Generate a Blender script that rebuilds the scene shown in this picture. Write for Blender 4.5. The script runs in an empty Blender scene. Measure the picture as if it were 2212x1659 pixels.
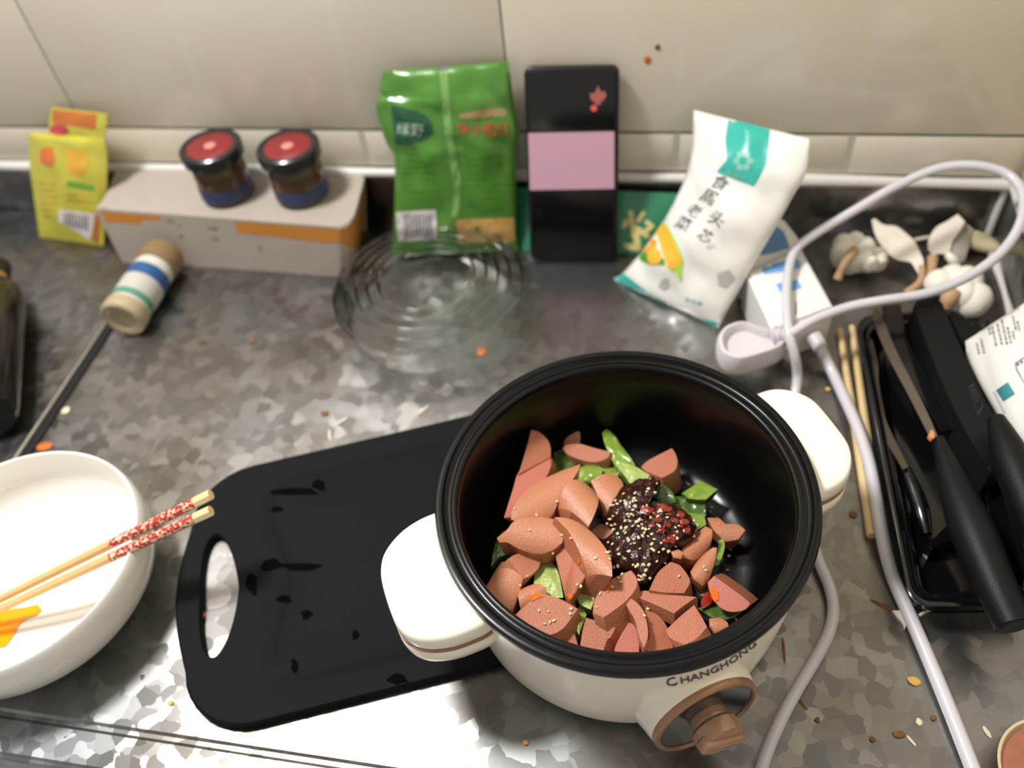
import bpy, bmesh, math, random
from mathutils import Vector, Matrix, noise
from mathutils.bvhtree import BVHTree
from mathutils.geometry import tessellate_polygon
random.seed(7)
SC = bpy.context.scene
COL = SC.collection
V = Vector
PI = math.pi

# ------------------------------------------------------------------ camera, world, lamp, exposure
F = 1841.967; CX = 1106.0; CY = 829.5; H = 0.51698
CR = V((0.98136461, 0.16653414, -0.0958639))
CU = V((-0.0627705, 0.74935411, 0.6591876))
CF = V((-0.18161325, 0.64088595, -0.74584303))
cam_d = bpy.data.cameras.new('camera'); cam = bpy.data.objects.new('camera', cam_d); COL.objects.link(cam)
cam_d.sensor_width = 36; cam_d.lens = F / 2212 * 36; cam_d.clip_start = 0.01
cam.matrix_world = Matrix(((CR.x, CU.x, -CF.x, 0), (CR.y, CU.y, -CF.y, 0), (CR.z, CU.z, -CF.z, H), (0, 0, 0, 1)))
cam_d.dof.use_dof = True; cam_d.dof.focus_distance = 0.47; cam_d.dof.aperture_fstop = 4.2
SC.camera = cam
w = bpy.data.worlds.new('room_light'); SC.world = w; w.use_nodes = True
w.node_tree.nodes['Background'].inputs[0].default_value = (1.0, 0.97, 0.94, 1)
w.node_tree.nodes['Background'].inputs[1].default_value = 0.44
ld = bpy.data.lights.new('kitchen_lamp', 'AREA'); ld.shape = 'DISK'; ld.size = 0.2; ld.energy = 17; ld.color = (1.0, 0.975, 0.955)
lo = bpy.data.objects.new('kitchen_lamp', ld); COL.objects.link(lo); lo.location = (-0.57, 0.39, 1.12)
lo.rotation_euler = (V((-0.15, 0.3, 0)) - V(lo.location)).to_track_quat('-Z', 'Y').to_euler()
SC.view_settings.view_transform = 'Standard'; SC.view_settings.look = 'None'
SC.view_settings.exposure = 0.0; SC.view_settings.gamma = 1.0; SC.view_settings.use_curve_mapping = False

# ------------------------------------------------------------------ helpers
def ray(x, y): return CR * ((x - CX) / F) - CU * ((y - CY) / F) + CF
CO = V((0, 0, H))
def at(x, y, z):
    q = ray(x, y); return CO + q * ((z - H) / q.z)
def aty(x, y, Y):
    q = ray(x, y); return q * (Y / q.y) + CO
def atp(x, y, p0, n):
    q = ray(x, y); return CO + q * ((p0 - CO).dot(n) / q.dot(n))

def s2l(c):
    return tuple(((v / 255 / 12.92) if v / 255 <= 0.04045 else ((v / 255 + 0.055) / 1.055) ** 2.4) for v in c)
MATS = {}
def mat(name, rgb, rough=0.5, metal=0.0, var=0.08, scale=60, bump=0.0, bscale=None, trans=0.0, ior=1.45, coat=0.0, sss=0.0, emit=0.0, spec=0.5, alpha=1.0):
    if name in MATS: return MATS[name]
    m = bpy.data.materials.new(name); m.use_nodes = True; MATS[name] = m
    nt = m.node_tree; N = nt.nodes; L = nt.links; b = N['Principled BSDF']
    c = s2l(rgb)
    tc = N.new('ShaderNodeTexCoord'); nz = N.new('ShaderNodeTexNoise')
    nz.inputs['Scale'].default_value = scale; nz.inputs['Detail'].default_value = 4
    L.new(tc.outputs['Object'], nz.inputs['Vector'])
    rp = N.new('ShaderNodeMixRGB'); rp.inputs[1].default_value = tuple(v * (1 - var) for v in c) + (1,)
    rp.inputs[2].default_value = tuple(min(1, v * (1 + var)) for v in c) + (1,)
    L.new(nz.outputs['Fac'], rp.inputs[0]); L.new(rp.outputs[0], b.inputs['Base Color'])
    b.inputs['Roughness'].default_value = rough; b.inputs['Metallic'].default_value = metal
    b.inputs['IOR'].default_value = ior; b.inputs['Transmission Weight'].default_value = trans
    b.inputs['Coat Weight'].default_value = coat; b.inputs['Coat Roughness'].default_value = 0.08
    b.inputs['Specular IOR Level'].default_value = spec
    b.inputs['Alpha'].default_value = alpha
    if sss: b.inputs['Subsurface Weight'].default_value = sss; b.inputs['Subsurface Radius'].default_value = (0.004, 0.002, 0.001)
    if emit:
        b.inputs['Emission Color'].default_value = c + (1,); b.inputs['Emission Strength'].default_value = emit
    if bump:
        bn = N.new('ShaderNodeBump'); bn.inputs['Strength'].default_value = bump; bn.inputs['Distance'].default_value = 0.001
        n2 = N.new('ShaderNodeTexNoise'); n2.inputs['Scale'].default_value = bscale or scale * 4
        L.new(tc.outputs['Object'], n2.inputs['Vector']); L.new(n2.outputs['Fac'], bn.inputs['Height']); L.new(bn.outputs[0], b.inputs['Normal'])
    return m

WO = {}
def finish(bm, ang=35):
    bmesh.ops.remove_doubles(bm, verts=bm.verts, dist=1e-6)
    bmesh.ops.recalc_face_normals(bm, faces=bm.faces)
    for f in bm.faces: f.smooth = True
    for e in bm.edges:
        if len(e.link_faces) == 2 and e.calc_face_angle(0) > math.radians(ang): e.smooth = False
def build(name, bm, m, parent=None, ang=35, fin=True):
    if fin: finish(bm, ang)
    ms = m if isinstance(m, (list, tuple)) else [m]
    vs = [v.co for v in bm.verts]
    o3 = V(((min(v.x for v in vs) + max(v.x for v in vs)) / 2, (min(v.y for v in vs) + max(v.y for v in vs)) / 2, min(v.z for v in vs)))
    for v in bm.verts: v.co -= o3
    me = bpy.data.meshes.new(name); bm.to_mesh(me); bm.free()
    for q in ms: me.materials.append(q)
    o = bpy.data.objects.new(name, me); COL.objects.link(o)
    WO[o.name] = o3
    if parent: o.parent = parent; o.location = o3 - WO[parent.name]
    else: o.location = o3
    return o
def tag(o, label, cat, group=None, kind=None):
    if label: o['label'] = label
    if cat: o['category'] = cat
    if group: o['group'] = group
    if kind: o['kind'] = kind
    return o
def thing(name, label, cat, loc, group=None):
    o = bpy.data.objects.new(name, None); COL.objects.link(o); o.location = loc; o.empty_display_size = 0.01
    WO[o.name] = V(loc); return tag(o, label, cat, group)
def nb(): return bmesh.new()

def lathe(bm, prof, c=(0, 0, 0), axis=(0, 0, 1), n=48, mi=0):
    a = V(axis).normalized(); ref = V((0, 0, 1)) if abs(a.z) < 0.9 else V((1, 0, 0))
    x = a.cross(ref).normalized(); y = a.cross(x); c = V(c); rings = []
    for r, z in prof:
        if r < 1e-6: rings.append([bm.verts.new(c + a * z)])
        else: rings.append([bm.verts.new(c + a * z + (x * math.cos(t) + y * math.sin(t)) * r) for t in [2 * PI * i / n for i in range(n)]])
    for A, B in zip(rings, rings[1:]):
        for i in range(n):
            j = (i + 1) % n
            if len(A) == 1 and len(B) == 1: break
            if len(A) == 1: f = bm.faces.new((A[0], B[j], B[i]))
            elif len(B) == 1: f = bm.faces.new((A[i], A[j], B[0]))
            else: f = bm.faces.new((A[i], A[j], B[j], B[i]))
            f.material_index = mi
def box(bm, c, s, R=None, bev=0.0, seg=2):
    R = R or Matrix.Identity(3); r = bmesh.ops.create_cube(bm, size=1)
    for v in r['verts']: v.co = V((v.co.x * s[0], v.co.y * s[1], v.co.z * s[2]))
    es = list({e for v in r['verts'] for e in v.link_edges})
    if bev:
        g = bmesh.ops.bevel(bm, geom=es, offset=bev, segments=seg, affect='EDGES', profile=0.5)
        vs = g['verts']
        vs = list({v for f in g['faces'] for v in f.verts} | {v for v in r['verts'] if v.is_valid})
    else: vs = r['verts']
    for v in vs: v.co = R @ v.co + V(c)
def crom(pts, n=8, closed=False):
    P = [V(p) for p in pts]; out = []; L = len(P)
    for i in range(L if closed else L - 1):
        p0 = P[(i - 1) % L] if closed or i else P[0] * 2 - P[1]
        p1 = P[i]; p2 = P[(i + 1) % L]
        p3 = P[(i + 2) % L] if closed or i + 2 < L else p2 * 2 - p1
        for k in range(n):
            t = k / n
            out.append(0.5 * ((2 * p1) + (p2 - p0) * t + (2 * p0 - 5 * p1 + 4 * p2 - p3) * t * t + (3 * p1 - p0 - 3 * p2 + p3) * t ** 3))
    if not closed: out.append(P[-1].copy())
    return out
def tube(bm, pts, rad, n=12, sub=8, smooth=True, caps=True):
    P = crom(pts, sub) if smooth else [V(p) for p in pts]
    T0 = (P[1] - P[0]).normalized(); ref = V((0, 0, 1)) if abs(T0.z) < 0.9 else V((1, 0, 0)); x = T0.cross(ref).normalized(); rings = []
    for i, p in enumerate(P):
        T = (P[min(i + 1, len(P) - 1)] - P[max(i - 1, 0)]).normalized()
        x = (x - T * x.dot(T)).normalized(); y = T.cross(x)
        r = rad(i / (len(P) - 1)) if callable(rad) else rad
        rings.append([bm.verts.new(p + (x * math.cos(2 * PI * k / n) + y * math.sin(2 * PI * k / n)) * r) for k in range(n)])
    for A, B in zip(rings, rings[1:]):
        for k in range(n): bm.faces.new((A[k], A[(k + 1) % n], B[(k + 1) % n], B[k]))
    if caps: bm.faces.new(rings[0][::-1]); bm.faces.new(rings[-1])
def refine(poly, n=5, ang=38):
    """round the gentle corners of a 2D outline, keep the sharp ones"""
    L = len(poly); P = [V((p[0], p[1])) for p in poly]; sharp = []
    for i in range(L):
        a = P[i] - P[i - 1]; b = P[(i + 1) % L] - P[i]
        sharp.append(abs(math.degrees(a.angle(b, 0))) > ang)
    out = []
    for i in range(L):
        p1, p2 = P[i], P[(i + 1) % L]
        p0 = P[i - 1] if not sharp[i] else p1 * 2 - p2
        p3 = P[(i + 2) % L] if not sharp[(i + 1) % L] else p2 * 2 - p1
        if sharp[i] and sharp[(i + 1) % L]: out.append(p1); continue
        for k in range(n):
            t = k / n
            out.append(0.5 * ((2 * p1) + (p2 - p0) * t + (2 * p0 - 5 * p1 + 4 * p2 - p3) * t * t + (3 * p1 - p0 - 3 * p2 + p3) * t ** 3))
    return out
def prism(bm, top, bot):
    """closed solid between two 3D outlines with the same number of points"""
    A = [bm.verts.new(p) for p in top]; B = [bm.verts.new(p) for p in bot]; n = len(A)
    fa = bm.faces.new(A); fb = bm.faces.new(B[::-1]); sides = [bm.faces.new((A[i], B[i], B[(i + 1) % n], A[(i + 1) % n])) for i in range(n)]
    return fa, fb, sides
def slab(bm, poly, z1, z0, n=5, ang=38, bev=0.0):
    """px outline on plane z1, straight down to z0"""
    P = [at(p.x, p.y, z1) for p in refine(poly, n, ang)]
    fa, fb, sd = prism(bm, P, [V((p.x, p.y, z0)) for p in P])
    if bev:
        bmesh.ops.bevel(bm, geom=list(fa.edges), offset=bev, segments=3, affect='EDGES')
    return P
def bvh_of(*objs):
    vs = []; fs = []
    for o in objs:
        base = len(vs); wo = WO[o.name]
        vs += [v.co + wo for v in o.data.vertices]; fs += [[i + base for i in p.vertices] for p in o.data.polygons]
    return BVHTree.FromPolygons(vs, fs)
def cast(bv, x, y, off=0.0):
    d = ray(x, y).normalized(); h = bv.ray_cast(CO, d)
    if h[0] is None: return None
    n = h[1] if h[1].dot(d) < 0 else -h[1]
    return h[0] + n * off
def decal(bv, polys, m, name, parent, off=0.0003, cell=9, thick=0.0, tris=None):
    """flat print following the surface it is printed on"""
    b2 = nb()
    for poly in polys:
        vv = [b2.verts.new((p[0], p[1], 0)) for p in poly]
        try: b2.faces.new(vv)
        except ValueError: pass
    if tris:
        vv = [b2.verts.new((p[0], p[1], 0)) for p in tris[0]]
        for t in tris[1]:
            try: b2.faces.new([vv[i] for i in t])
            except ValueError: pass
    bmesh.ops.triangulate(b2, faces=b2.faces)
    if cell:
        for _ in range(4):
            es = [e for e in b2.edges if e.calc_length() > cell]
            if not es: break
            bmesh.ops.subdivide_edges(b2, edges=es, cuts=1); bmesh.ops.triangulate(b2, faces=b2.faces)
    dead = []
    for v in b2.verts:
        q = cast(bv, v.co.x, v.co.y, off)
        if q is None: dead.append(v)
        else: v.co = q
    if dead: bmesh.ops.delete(b2, geom=dead, context='VERTS')
    if not b2.faces: b2.free(); return None
    for f in b2.faces:
        f.normal_update()
        if f.normal.dot(f.calc_center_median() - CO) > 0: f.normal_flip()
        f.smooth = True
    return build(name, b2, m, parent, fin=False)
def textmesh(s, size=1.0, bold=0.0):
    c = bpy.data.curves.new('txt', 'FONT'); c.body = s; c.size = size; c.resolution_u = 2; c.align_x = 'LEFT'; c.offset = bold
    o = bpy.data.objects.new('txt', c); COL.objects.link(o)
    bpy.context.view_layer.update()
    me = bpy.data.meshes.new_from_object(o.evaluated_get(bpy.context.evaluated_depsgraph_get()))
    vs = [(v.co.x, v.co.y) for v in me.vertices]; fs = [tuple(p.vertices) for p in me.polygons]
    bpy.data.objects.remove(o); bpy.data.curves.remove(c); bpy.data.meshes.remove(me)
    return vs, fs
def textdecal(bv, s, org, ex, ey, m, name, parent, fn=None, off=0.0004, cell=0):
    """letters: org px of the baseline start, ex/ey = px vector of one em right / up"""
    vs, fs = textmesh(s)
    if not vs: return None
    if fn: pts = [fn(x, y) for x, y in vs]
    else: pts = [(org[0] + ex[0] * x + ey[0] * y, org[1] + ex[1] * x + ey[1] * y) for x, y in vs]
    return decal(bv, [], m, name, parent, off, cell, tris=(pts, fs))

# ------------------------------------------------------------------ materials for the setting
def tile_mat():
    m = mat('tile_glaze', (226, 219, 200), 0.16, var=0.03, scale=14, coat=0.2)
    nt = m.node_tree; N = nt.nodes; L = nt.links; b = N['Principled BSDF']; base = b.inputs['Base Color'].links[0].from_socket
    g = N.new('ShaderNodeNewGeometry'); sx = N.new('ShaderNodeSeparateXYZ'); L.new(g.outputs['Position'], sx.inputs[0])
    a = N.new('ShaderNodeMath'); a.operation = 'ADD'; a.inputs[1].default_value = 0.5773 + 1.425 + 0.07125; L.new(sx.outputs[0], a.inputs[0])
    d = N.new('ShaderNodeMath'); d.operation = 'MODULO'; d.inputs[1].default_value = 0.1425; L.new(a.outputs[0], d.inputs[0])
    e = N.new('ShaderNodeMath'); e.operation = 'SUBTRACT'; e.inputs[1].default_value = 0.07125; L.new(d.outputs[0], e.inputs[0])
    f = N.new('ShaderNodeMath'); f.operation = 'ABSOLUTE'; L.new(e.outputs[0], f.inputs[0])
    r = N.new('ShaderNodeMapRange'); r.inputs['From Min'].default_value = 0.0022; r.inputs['From Max'].default_value = 0.005
    r.inputs['To Min'].default_value = 0.55; r.inputs['To Max'].default_value = 0; L.new(f.outputs[0], r.inputs['Value'])
    mx = N.new('ShaderNodeMixRGB'); mx.inputs[2].default_value = s2l((226, 224, 214)) + (1,); L.new(r.outputs[0], mx.inputs[0]); L.new(base, mx.inputs[1])
    nz = N.new('ShaderNodeTexNoise'); nz.inputs['Scale'].default_value = 6; L.new(g.outputs['Position'], nz.inputs['Vector'])
    m2 = N.new('ShaderNodeMixRGB'); m2.inputs[2].default_value = s2l((221, 207, 186)) + (1,)
    mr = N.new('ShaderNodeMapRange'); mr.inputs['From Min'].default_value = .4; mr.inputs['From Max'].default_value = .7; mr.inputs['To Max'].default_value = .7; L.new(nz.outputs['Fac'], mr.inputs['Value'])
    L.new(mr.outputs[0], m2.inputs[0]); L.new(mx.outputs[0], m2.inputs[1]); L.new(m2.outputs[0], b.inputs['Base Color'])
    return m
def galv():
    m = bpy.data.materials.new('galvanised_steel'); m.use_nodes = True; nt = m.node_tree; N = nt.nodes; L = nt.links; b = N['Principled BSDF']
    g = N.new('ShaderNodeNewGeometry')
    nz = N.new('ShaderNodeTexNoise'); nz.inputs['Scale'].default_value = 70; L.new(g.outputs['Position'], nz.inputs['Vector'])
    mx = N.new('ShaderNodeMixRGB'); mx.blend_type = 'LINEAR_LIGHT'; mx.inputs[0].default_value = 0.006; L.new(g.outputs['Position'], mx.inputs[1]); L.new(nz.outputs['Color'], mx.inputs[2])
    vo = N.new('ShaderNodeTexVoronoi'); vo.inputs['Scale'].default_value = 95; L.new(mx.outputs[0], vo.inputs['Vector'])
    sp = N.new('ShaderNodeSeparateXYZ'); L.new(vo.outputs['Color'], sp.inputs[0])
    n3 = N.new('ShaderNodeTexNoise'); n3.inputs['Scale'].default_value = 11; n3.inputs['Detail'].default_value = 5; L.new(g.outputs['Position'], n3.inputs['Vector'])
    cr = N.new('ShaderNodeValToRGB'); cr.color_ramp.elements[0].color = s2l((134, 134, 134)) + (1,); cr.color_ramp.elements[1].color = s2l((156, 156, 157)) + (1,)
    L.new(sp.outputs[0], cr.inputs[0])
    c2 = N.new('ShaderNodeValToRGB'); c2.color_ramp.elements[0].position = .38; c2.color_ramp.elements[1].position = .66
    c2.color_ramp.elements[0].color = (1, 1, 1, 1); c2.color_ramp.elements[1].color = s2l((222, 214, 200)) + (1,); L.new(n3.outputs['Fac'], c2.inputs[0])
    mm = N.new('ShaderNodeMixRGB'); mm.blend_type = 'MULTIPLY'; mm.inputs[0].default_value = 1; L.new(cr.outputs[0], mm.inputs[1]); L.new(c2.outputs[0], mm.inputs[2])
    L.new(mm.outputs[0], b.inputs['Base Color']); b.inputs['Metallic'].default_value = 0.97
    mr = N.new('ShaderNodeMapRange'); mr.inputs['To Min'].default_value = .27; mr.inputs['To Max'].default_value = .36; L.new(sp.outputs[1], mr.inputs['Value']); L.new(mr.outputs[0], b.inputs['Roughness'])
    vm = N.new('ShaderNodeVectorMath'); vm.operation = 'SUBTRACT'; vm.inputs[1].default_value = (.5, .5, .5); L.new(vo.outputs['Color'], vm.inputs[0])
    vs = N.new('ShaderNodeVectorMath'); vs.operation = 'SCALE'; vs.inputs['Scale'].default_value = .10; L.new(vm.outputs[0], vs.inputs[0])
    va = N.new('ShaderNodeVectorMath'); va.operation = 'ADD'; L.new(vs.outputs[0], va.inputs[0]); L.new(g.outputs['Normal'], va.inputs[1])
    vn = N.new('ShaderNodeVectorMath'); vn.operation = 'NORMALIZE'; L.new(va.outputs[0], vn.inputs[0]); L.new(vn.outputs[0], b.inputs['Normal'])
    return m
GALV = galv(); TILE = tile_mat()
GROUT = mat('grout', (196, 190, 172), 0.8, var=0.1); DGROUT = mat('dark_grout', (128, 122, 110), 0.9)
CAULK = mat('white_caulk', (214, 212, 206), 0.5, bump=0.4, bscale=120, var=.05)
BLACK = mat('black_plastic', (20, 21, 23), 0.34, var=.15)
BOARDM = mat('board_plastic', (16, 18, 21), 0.75, spec=.16, var=.12, scale=30, bump=.15, bscale=900)
CREAM = mat('cream_enamel', (248, 240, 222), 0.25, var=.01, coat=.4)

# ------------------------------------------------------------------ the walls
WY = 0.652
bm = nb(); box(bm, (-0.42, WY + 0.012, 0.5), (1.46, 0.02, 1.3))
wb = build('wall_back', bm, GROUT); wb['kind'] = 'structure'
def slabtile(x0, x1, z0, z1, par, right=False, m=None):
    b = nb()
    if right: box(b, (0.2755, (x0 + x1) / 2, (z0 + z1) / 2), (0.006, x1 - x0, z1 - z0), bev=0.0012)
    else: box(b, ((x0 + x1) / 2, WY + 0.0015, (z0 + z1) / 2), (x1 - x0, 0.006, z1 - z0), bev=0.0012)
    return build('tile', b, m or TILE, par)
J = [-0.5773 + 0.1425 * k for k in range(-3, 7)]
for k in range(9):
    slabtile(J[k] + 0.0024, J[k + 1] - (0.0024 if k < 8 else .004), 0.064, 0.1005, wb)
for a, b_ in ((J[0], J[3]), (J[3], J[6]), (J[6], J[9] - .003)):
    slabtile(a + 0.0007, b_ - 0.0007, 0.1025, 0.40, wb); slabtile(a + 0.0007, b_ - 0.0007, 0.402, 0.70, wb)
b = nb(); box(b, (-0.42, WY + .0008, 0.3), (1.44, .003, 0.39)); dg = build('joint_filler', b, DGROUT, wb)
b = nb(); box(b, (-0.42, WY + .0003, 0.082), (1.44, .003, 0.037)); build('joint_filler', b, GROUT, wb)
bm = nb(); box(bm, (0.288, 0.1, 0.5), (0.02, 1.1, 1.3)); wr = build('wall_right', bm, GROUT); wr['kind'] = 'structure'
for a in (0.645, 0.345, 0.045): 
    slabtile(a - 0.298, a, 0.1025, 0.40, wr, True); slabtile(a - 0.298, a, 0.064, 0.1, wr, True); slabtile(a - 0.298, a, 0.402, 0.70, wr, True)
for nm, L_ in (('trim_1', [(x * .1 - 1.15, 0.6485 + 0.0006 * math.sin(x * 2.1), 0.0575) for x in range(0, 15)] + [(0.268, .6485, .0575)]), ('trim_2', [(0.2715, 0.645 - .1 * k, 0.0575) for k in range(9)])):
    b = nb(); tube(b, L_, lambda t: 0.0052 + 0.0008 * math.sin(40 * t), n=10, sub=6)
    o = build(nm, b, CAULK); o['kind'] = 'structure'

# ------------------------------------------------------------------ the counter
def sheet(bm, x0, x1, y0, y1, z1, t):
    box(bm, ((x0 + x1) / 2, (y0 + y1) / 2, z1 - t / 2), (x1 - x0, y1 - y0, t))
FY = 0.116                                          # front edge
ctr = thing('steel_worktop', 'galvanised steel worktop with raised back and side edges under all the food things', 'worktop', (-0.1, 0.35, 0))
SX = -0.5085
b = nb()
yb = [FY - .002, FY, FY + .019, FY + .021, FY + .0235, FY + .0255, 0.6495]
zb = [-.0012, 0, 0, -.0009, -.0009, 0, 0]
rows = []
for y_, z_ in zip(yb, zb): rows.append([b.verts.new((x_, y_, z_)) for x_ in (SX + .004, 0.27)])
for A, B in zip(rows, rows[1:]): b.faces.new((A[0], A[1], B[1], B[0]))
g = bmesh.ops.extrude_face_region(b, geom=b.faces[:])
for v in g['geom']:
    if isinstance(v, bmesh.types.BMVert): v.co.z -= .012
build('top_sheet', b, GALV, ctr, ang=1)
b = nb(); box(b, (-0.119, 0.6505, 0.026), (0.781, 0.002, 0.056), bev=.0006); build('back_upstand', b, GALV, ctr)
b = nb(); box(b, (0.27, 0.37, 0.026), (0.002, 0.56, 0.056), bev=.0006); build('side_upstand', b, GALV, ctr)
b = nb(); box(b, (-0.119, FY - .002, -.024), (0.78, .004, .046), bev=.001); build('front_edge', b, GALV, ctr)
b = nb()
tube(b, [(0.266, 0.648, .055), (0.2655, 0.6475, .03), (0.2655, .6465, .004)], .0033, n=8); tube(b, [(0.2665, .645 - .05 * k, .0022 + .0006 * (k % 2)) for k in range(6)], lambda t: .0032 + .0009 * math.sin(17 * t), n=8)
build('corner_caulk', b, CAULK, ctr)
lf = thing('steel_hob_top', 'grey steel hob surface beyond the dark gap at left', 'hob', (-.8, .35, 0))
b = nb(); box(b, (-0.83, (FY + .6495) / 2, -.0065), (0.63, .6495 - FY, .013), bev=.002); build('top_sheet', b, GALV, lf, ang=1)
b = nb(); box(b, (-0.82, 0.6505, 0.026), (0.62, 0.002, 0.056), bev=.0006); build('back_upstand', b, GALV, lf)
b = nb(); tube(b, [(SX - .0075, .14 + .05 * k, .0008) for k in range(11)], .0022, n=8); build('edge_bead', b, mat('bead_steel', (120, 116, 108), .35, metal=.8), lf)
b = nb(); tube(b, [(SX - .0005, .125 + .05 * k, -.0015) for k in range(11)], .0038, n=8, sub=2)
tag(build('gap_strip', b, mat('gap_shade', (20, 18, 17), .8)), 'black strip standing for the shade in the gap between hob and worktop', 'strip')  # black colour stands in for the shade inside the open gap
b = nb(); box(b, (-0.4, FY + .006, -.35), (1.4, .02, .6), bev=.003)
tag(build('cabinet_front', b, mat('cabinet_green', (112, 118, 100), .6)), 'dull green cabinet front below the worktop edge', 'cabinet')

# ------------------------------------------------------------------ cutting board
ca, sa = math.cos(math.radians(22)), math.sin(math.radians(22))
def bw(s, t, z): return V((ca * s - sa * t, sa * s + ca * t, z))
def rrect(s0, s1, t0, t1, r, n=8, bulge=0.0):
    P = []
    for cx_, cy_, a0 in ((s1 - r, t1 - r, 0), (s0 + r, t1 - r, 90), (s0 + r, t0 + r, 180), (s1 - r, t0 + r, 270)):
        for k in range(n + 1):
            a = math.radians(a0 + 90 * k / n); P.append((cx_ + r * math.cos(a), cy_ + r * math.sin(a)))
        if a0 == 90 and bulge:
            for k in range(1, 8): P.append((s0 - bulge * math.sin(PI * k / 8), t1 - r + (t0 + r - t1 + r) * k / 8))
    return P
bd = thing('cutting_board', 'black plastic cutting board with an oval hand hole under the cooking pot', 'cutting board', bw(-.04, .33, 0))
b = nb()
S0, S1, T0, T1 = -0.206, 0.13, 0.229, 0.431
out = rrect(S0, S1, T0, T1, .045, bulge=.009)
hole = []
for k in range(36):
    a = 2 * PI * k / 36; hole.append((-0.186 + .0125 * math.cos(a) + .004 * (1 - abs(math.sin(a))) - .002, .327 + .047 * math.sin(a)))
def ringz(P, z, sh=0.0, c=None):
    if not sh: return [b.verts.new(bw(s, t, z)) for s, t in P]
    cs = sum(p[0] for p in P) / len(P); ct = sum(p[1] for p in P) / len(P); o_ = []
    for s, t in P:
        d = math.hypot(s - cs, t - ct); k = (d - sh) / d; o_.append(b.verts.new(bw(cs + (s - cs) * k, ct + (t - ct) * k, z)))
    return o_
R0 = ringz(out, .0, .002); R1 = ringz(out, .0022); R2 = ringz(out, .0062); R3 = ringz(out, .008, .0018)
for A, B in ((R0, R1), (R1, R2), (R2, R3)):
    for i in range(len(A)): j = (i + 1) % len(A); b.faces.new((A[i], A[j], B[j], B[i]))
h3 = ringz(hole, .008, -.0015); h2 = ringz(hole, .0062); h1 = ringz(hole, .0022); h0 = ringz(hole, 0, -.0015)
for A, B in ((h3, h2), (h2, h1), (h1, h0)):
    for i in range(len(A)): j = (i + 1) % len(A); b.faces.new((A[i], A[j], B[j], B[i]))
# juice groove around the working face
gA = rrect(-0.156, S1 - .014, T0 + .014, T1 - .014, .03); gB = rrect(-0.150, S1 - .020, T0 + .020, T1 - .020, .026); gC = rrect(-0.144, S1 - .026, T0 + .026, T1 - .026, .022)
def dent(P, cx=.327):   # the left side of the groove bows in around the hand hole
    return [(s + (.014 * math.exp(-((t - cx) / .04) ** 2) if s < -.12 else 0), t) for s, t in P]
def dense(P):
    o_ = []
    for i in range(len(P)):
        a_, c_ = P[i], P[(i + 1) % len(P)]; n_ = max(1, int(math.hypot(c_[0] - a_[0], c_[1] - a_[1]) / .008))
        for k in range(n_): o_.append((a_[0] + (c_[0] - a_[0]) * k / n_, a_[1] + (c_[1] - a_[1]) * k / n_))
    return o_
n_ = 160
def resample(P, n):
    P = P + [P[0]]; d = [0]
    for a_, c_ in zip(P, P[1:]): d.append(d[-1] + math.hypot(c_[0] - a_[0], c_[1] - a_[1]))
    o_ = []; i = 0
    for k in range(n):
        t = d[-1] * k / n
        while d[i + 1] < t: i += 1
        f_ = (t - d[i]) / max(1e-9, d[i + 1] - d[i]); o_.append((P[i][0] + (P[i + 1][0] - P[i][0]) * f_, P[i][1] + (P[i + 1][1] - P[i][1]) * f_))
    return o_
G1 = ringz(dent(resample(gA, n_)), .008); G2 = ringz(dent(resample(gB, n_)), .0058); G3 = ringz(dent(resample(gC, n_)), .008)
for A, B in ((G1, G2), (G2, G3)):
    for i in range(n_): j = (i + 1) % n_; b.faces.new((A[i], A[j], B[j], B[i]))
b.faces.new(G3)
def annul(outer, inner, z):
    loops = [[v.co.copy() for v in R] for R in [outer] + inner]; flat = [v for R in [outer] + inner for v in R]
    for t in tessellate_polygon([[V((c.x, c.y, 0)) for c in lp] for lp in loops]):
        try: b.faces.new([flat[i] for i in t])
        except ValueError: pass
annul(R3, [h3, G1], .008); annul(R0, [h0], 0)
build('board', b, BOARDM, bd)
bvB = bvh_of(bpy.data.objects['board'])
WET = mat('wet_patch', (6, 6, 7), .8, spec=.03, var=.1)
wets = [((640, 1062), (50, 9)), ((690, 1048), (14, 12)), ((598, 1100), (12, 7)), ((585, 1220), (22, 14)), ((615, 1294), (16, 10)), ((662, 1328), (12, 9)), ((768, 1372), (8, 9)), ((636, 1438), (7, 17)), ((650, 1225), (40, 10)), ((860, 1468), (22, 11)), ((545, 1262), (12, 26))]
for (x, y), (a_, c_) in wets:
    pl = [(x + a_ * (1 + .25 * math.sin(3 * t + x)) * math.cos(t), y + c_ * (1 + .25 * math.cos(2 * t + y)) * math.sin(t)) for t in [2 * PI * k / 14 for k in range(14)]]
    decal(bvB, [pl], WET, 'water_drop', bd, off=.0005, cell=20)

# ------------------------------------------------------------------ the cooking pot
PC = V((-0.02237, 0.2770, 0))
pot = thing('electric_cooking_pot', 'cream electric cooking pot with black rim full of chopped sausage', 'cooking pot', (PC.x, PC.y, .008))
b = nb(); lathe(b, [(0, .0085), (.08, .0085), (.092, .0095), (.0975, .014), (.100, .022), (.1025, .045), (.1045, .075), (.1055, .1015), (.1035, .1025), (.1, .09)], PC, n=96)
body = build('outer_body', b, CREAM, pot, ang=40)
NONSTICK = mat('nonstick_black', (7, 7, 8), .27, var=.1, coat=.05, spec=.3)
b = nb(); lathe(b, [(.1035, .1), (.1072, .1012), (.1084, .104), (.1086, .1078), (.1078, .1098), (.1062, .1103), (.1042, .1098), (.1030, .1072), (.1012, .1064), (.0992, .1068), (.0980, .1078), (.0966, .1076), (.0955, .106), (.0948, .102),
    (.0942, .085), (.0925, .062), (.0900, .048), (.0850, .0375), (.0780, .0322), (.068, .030), (.03, .0297), (0, .0297)], PC, n=112)
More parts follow.
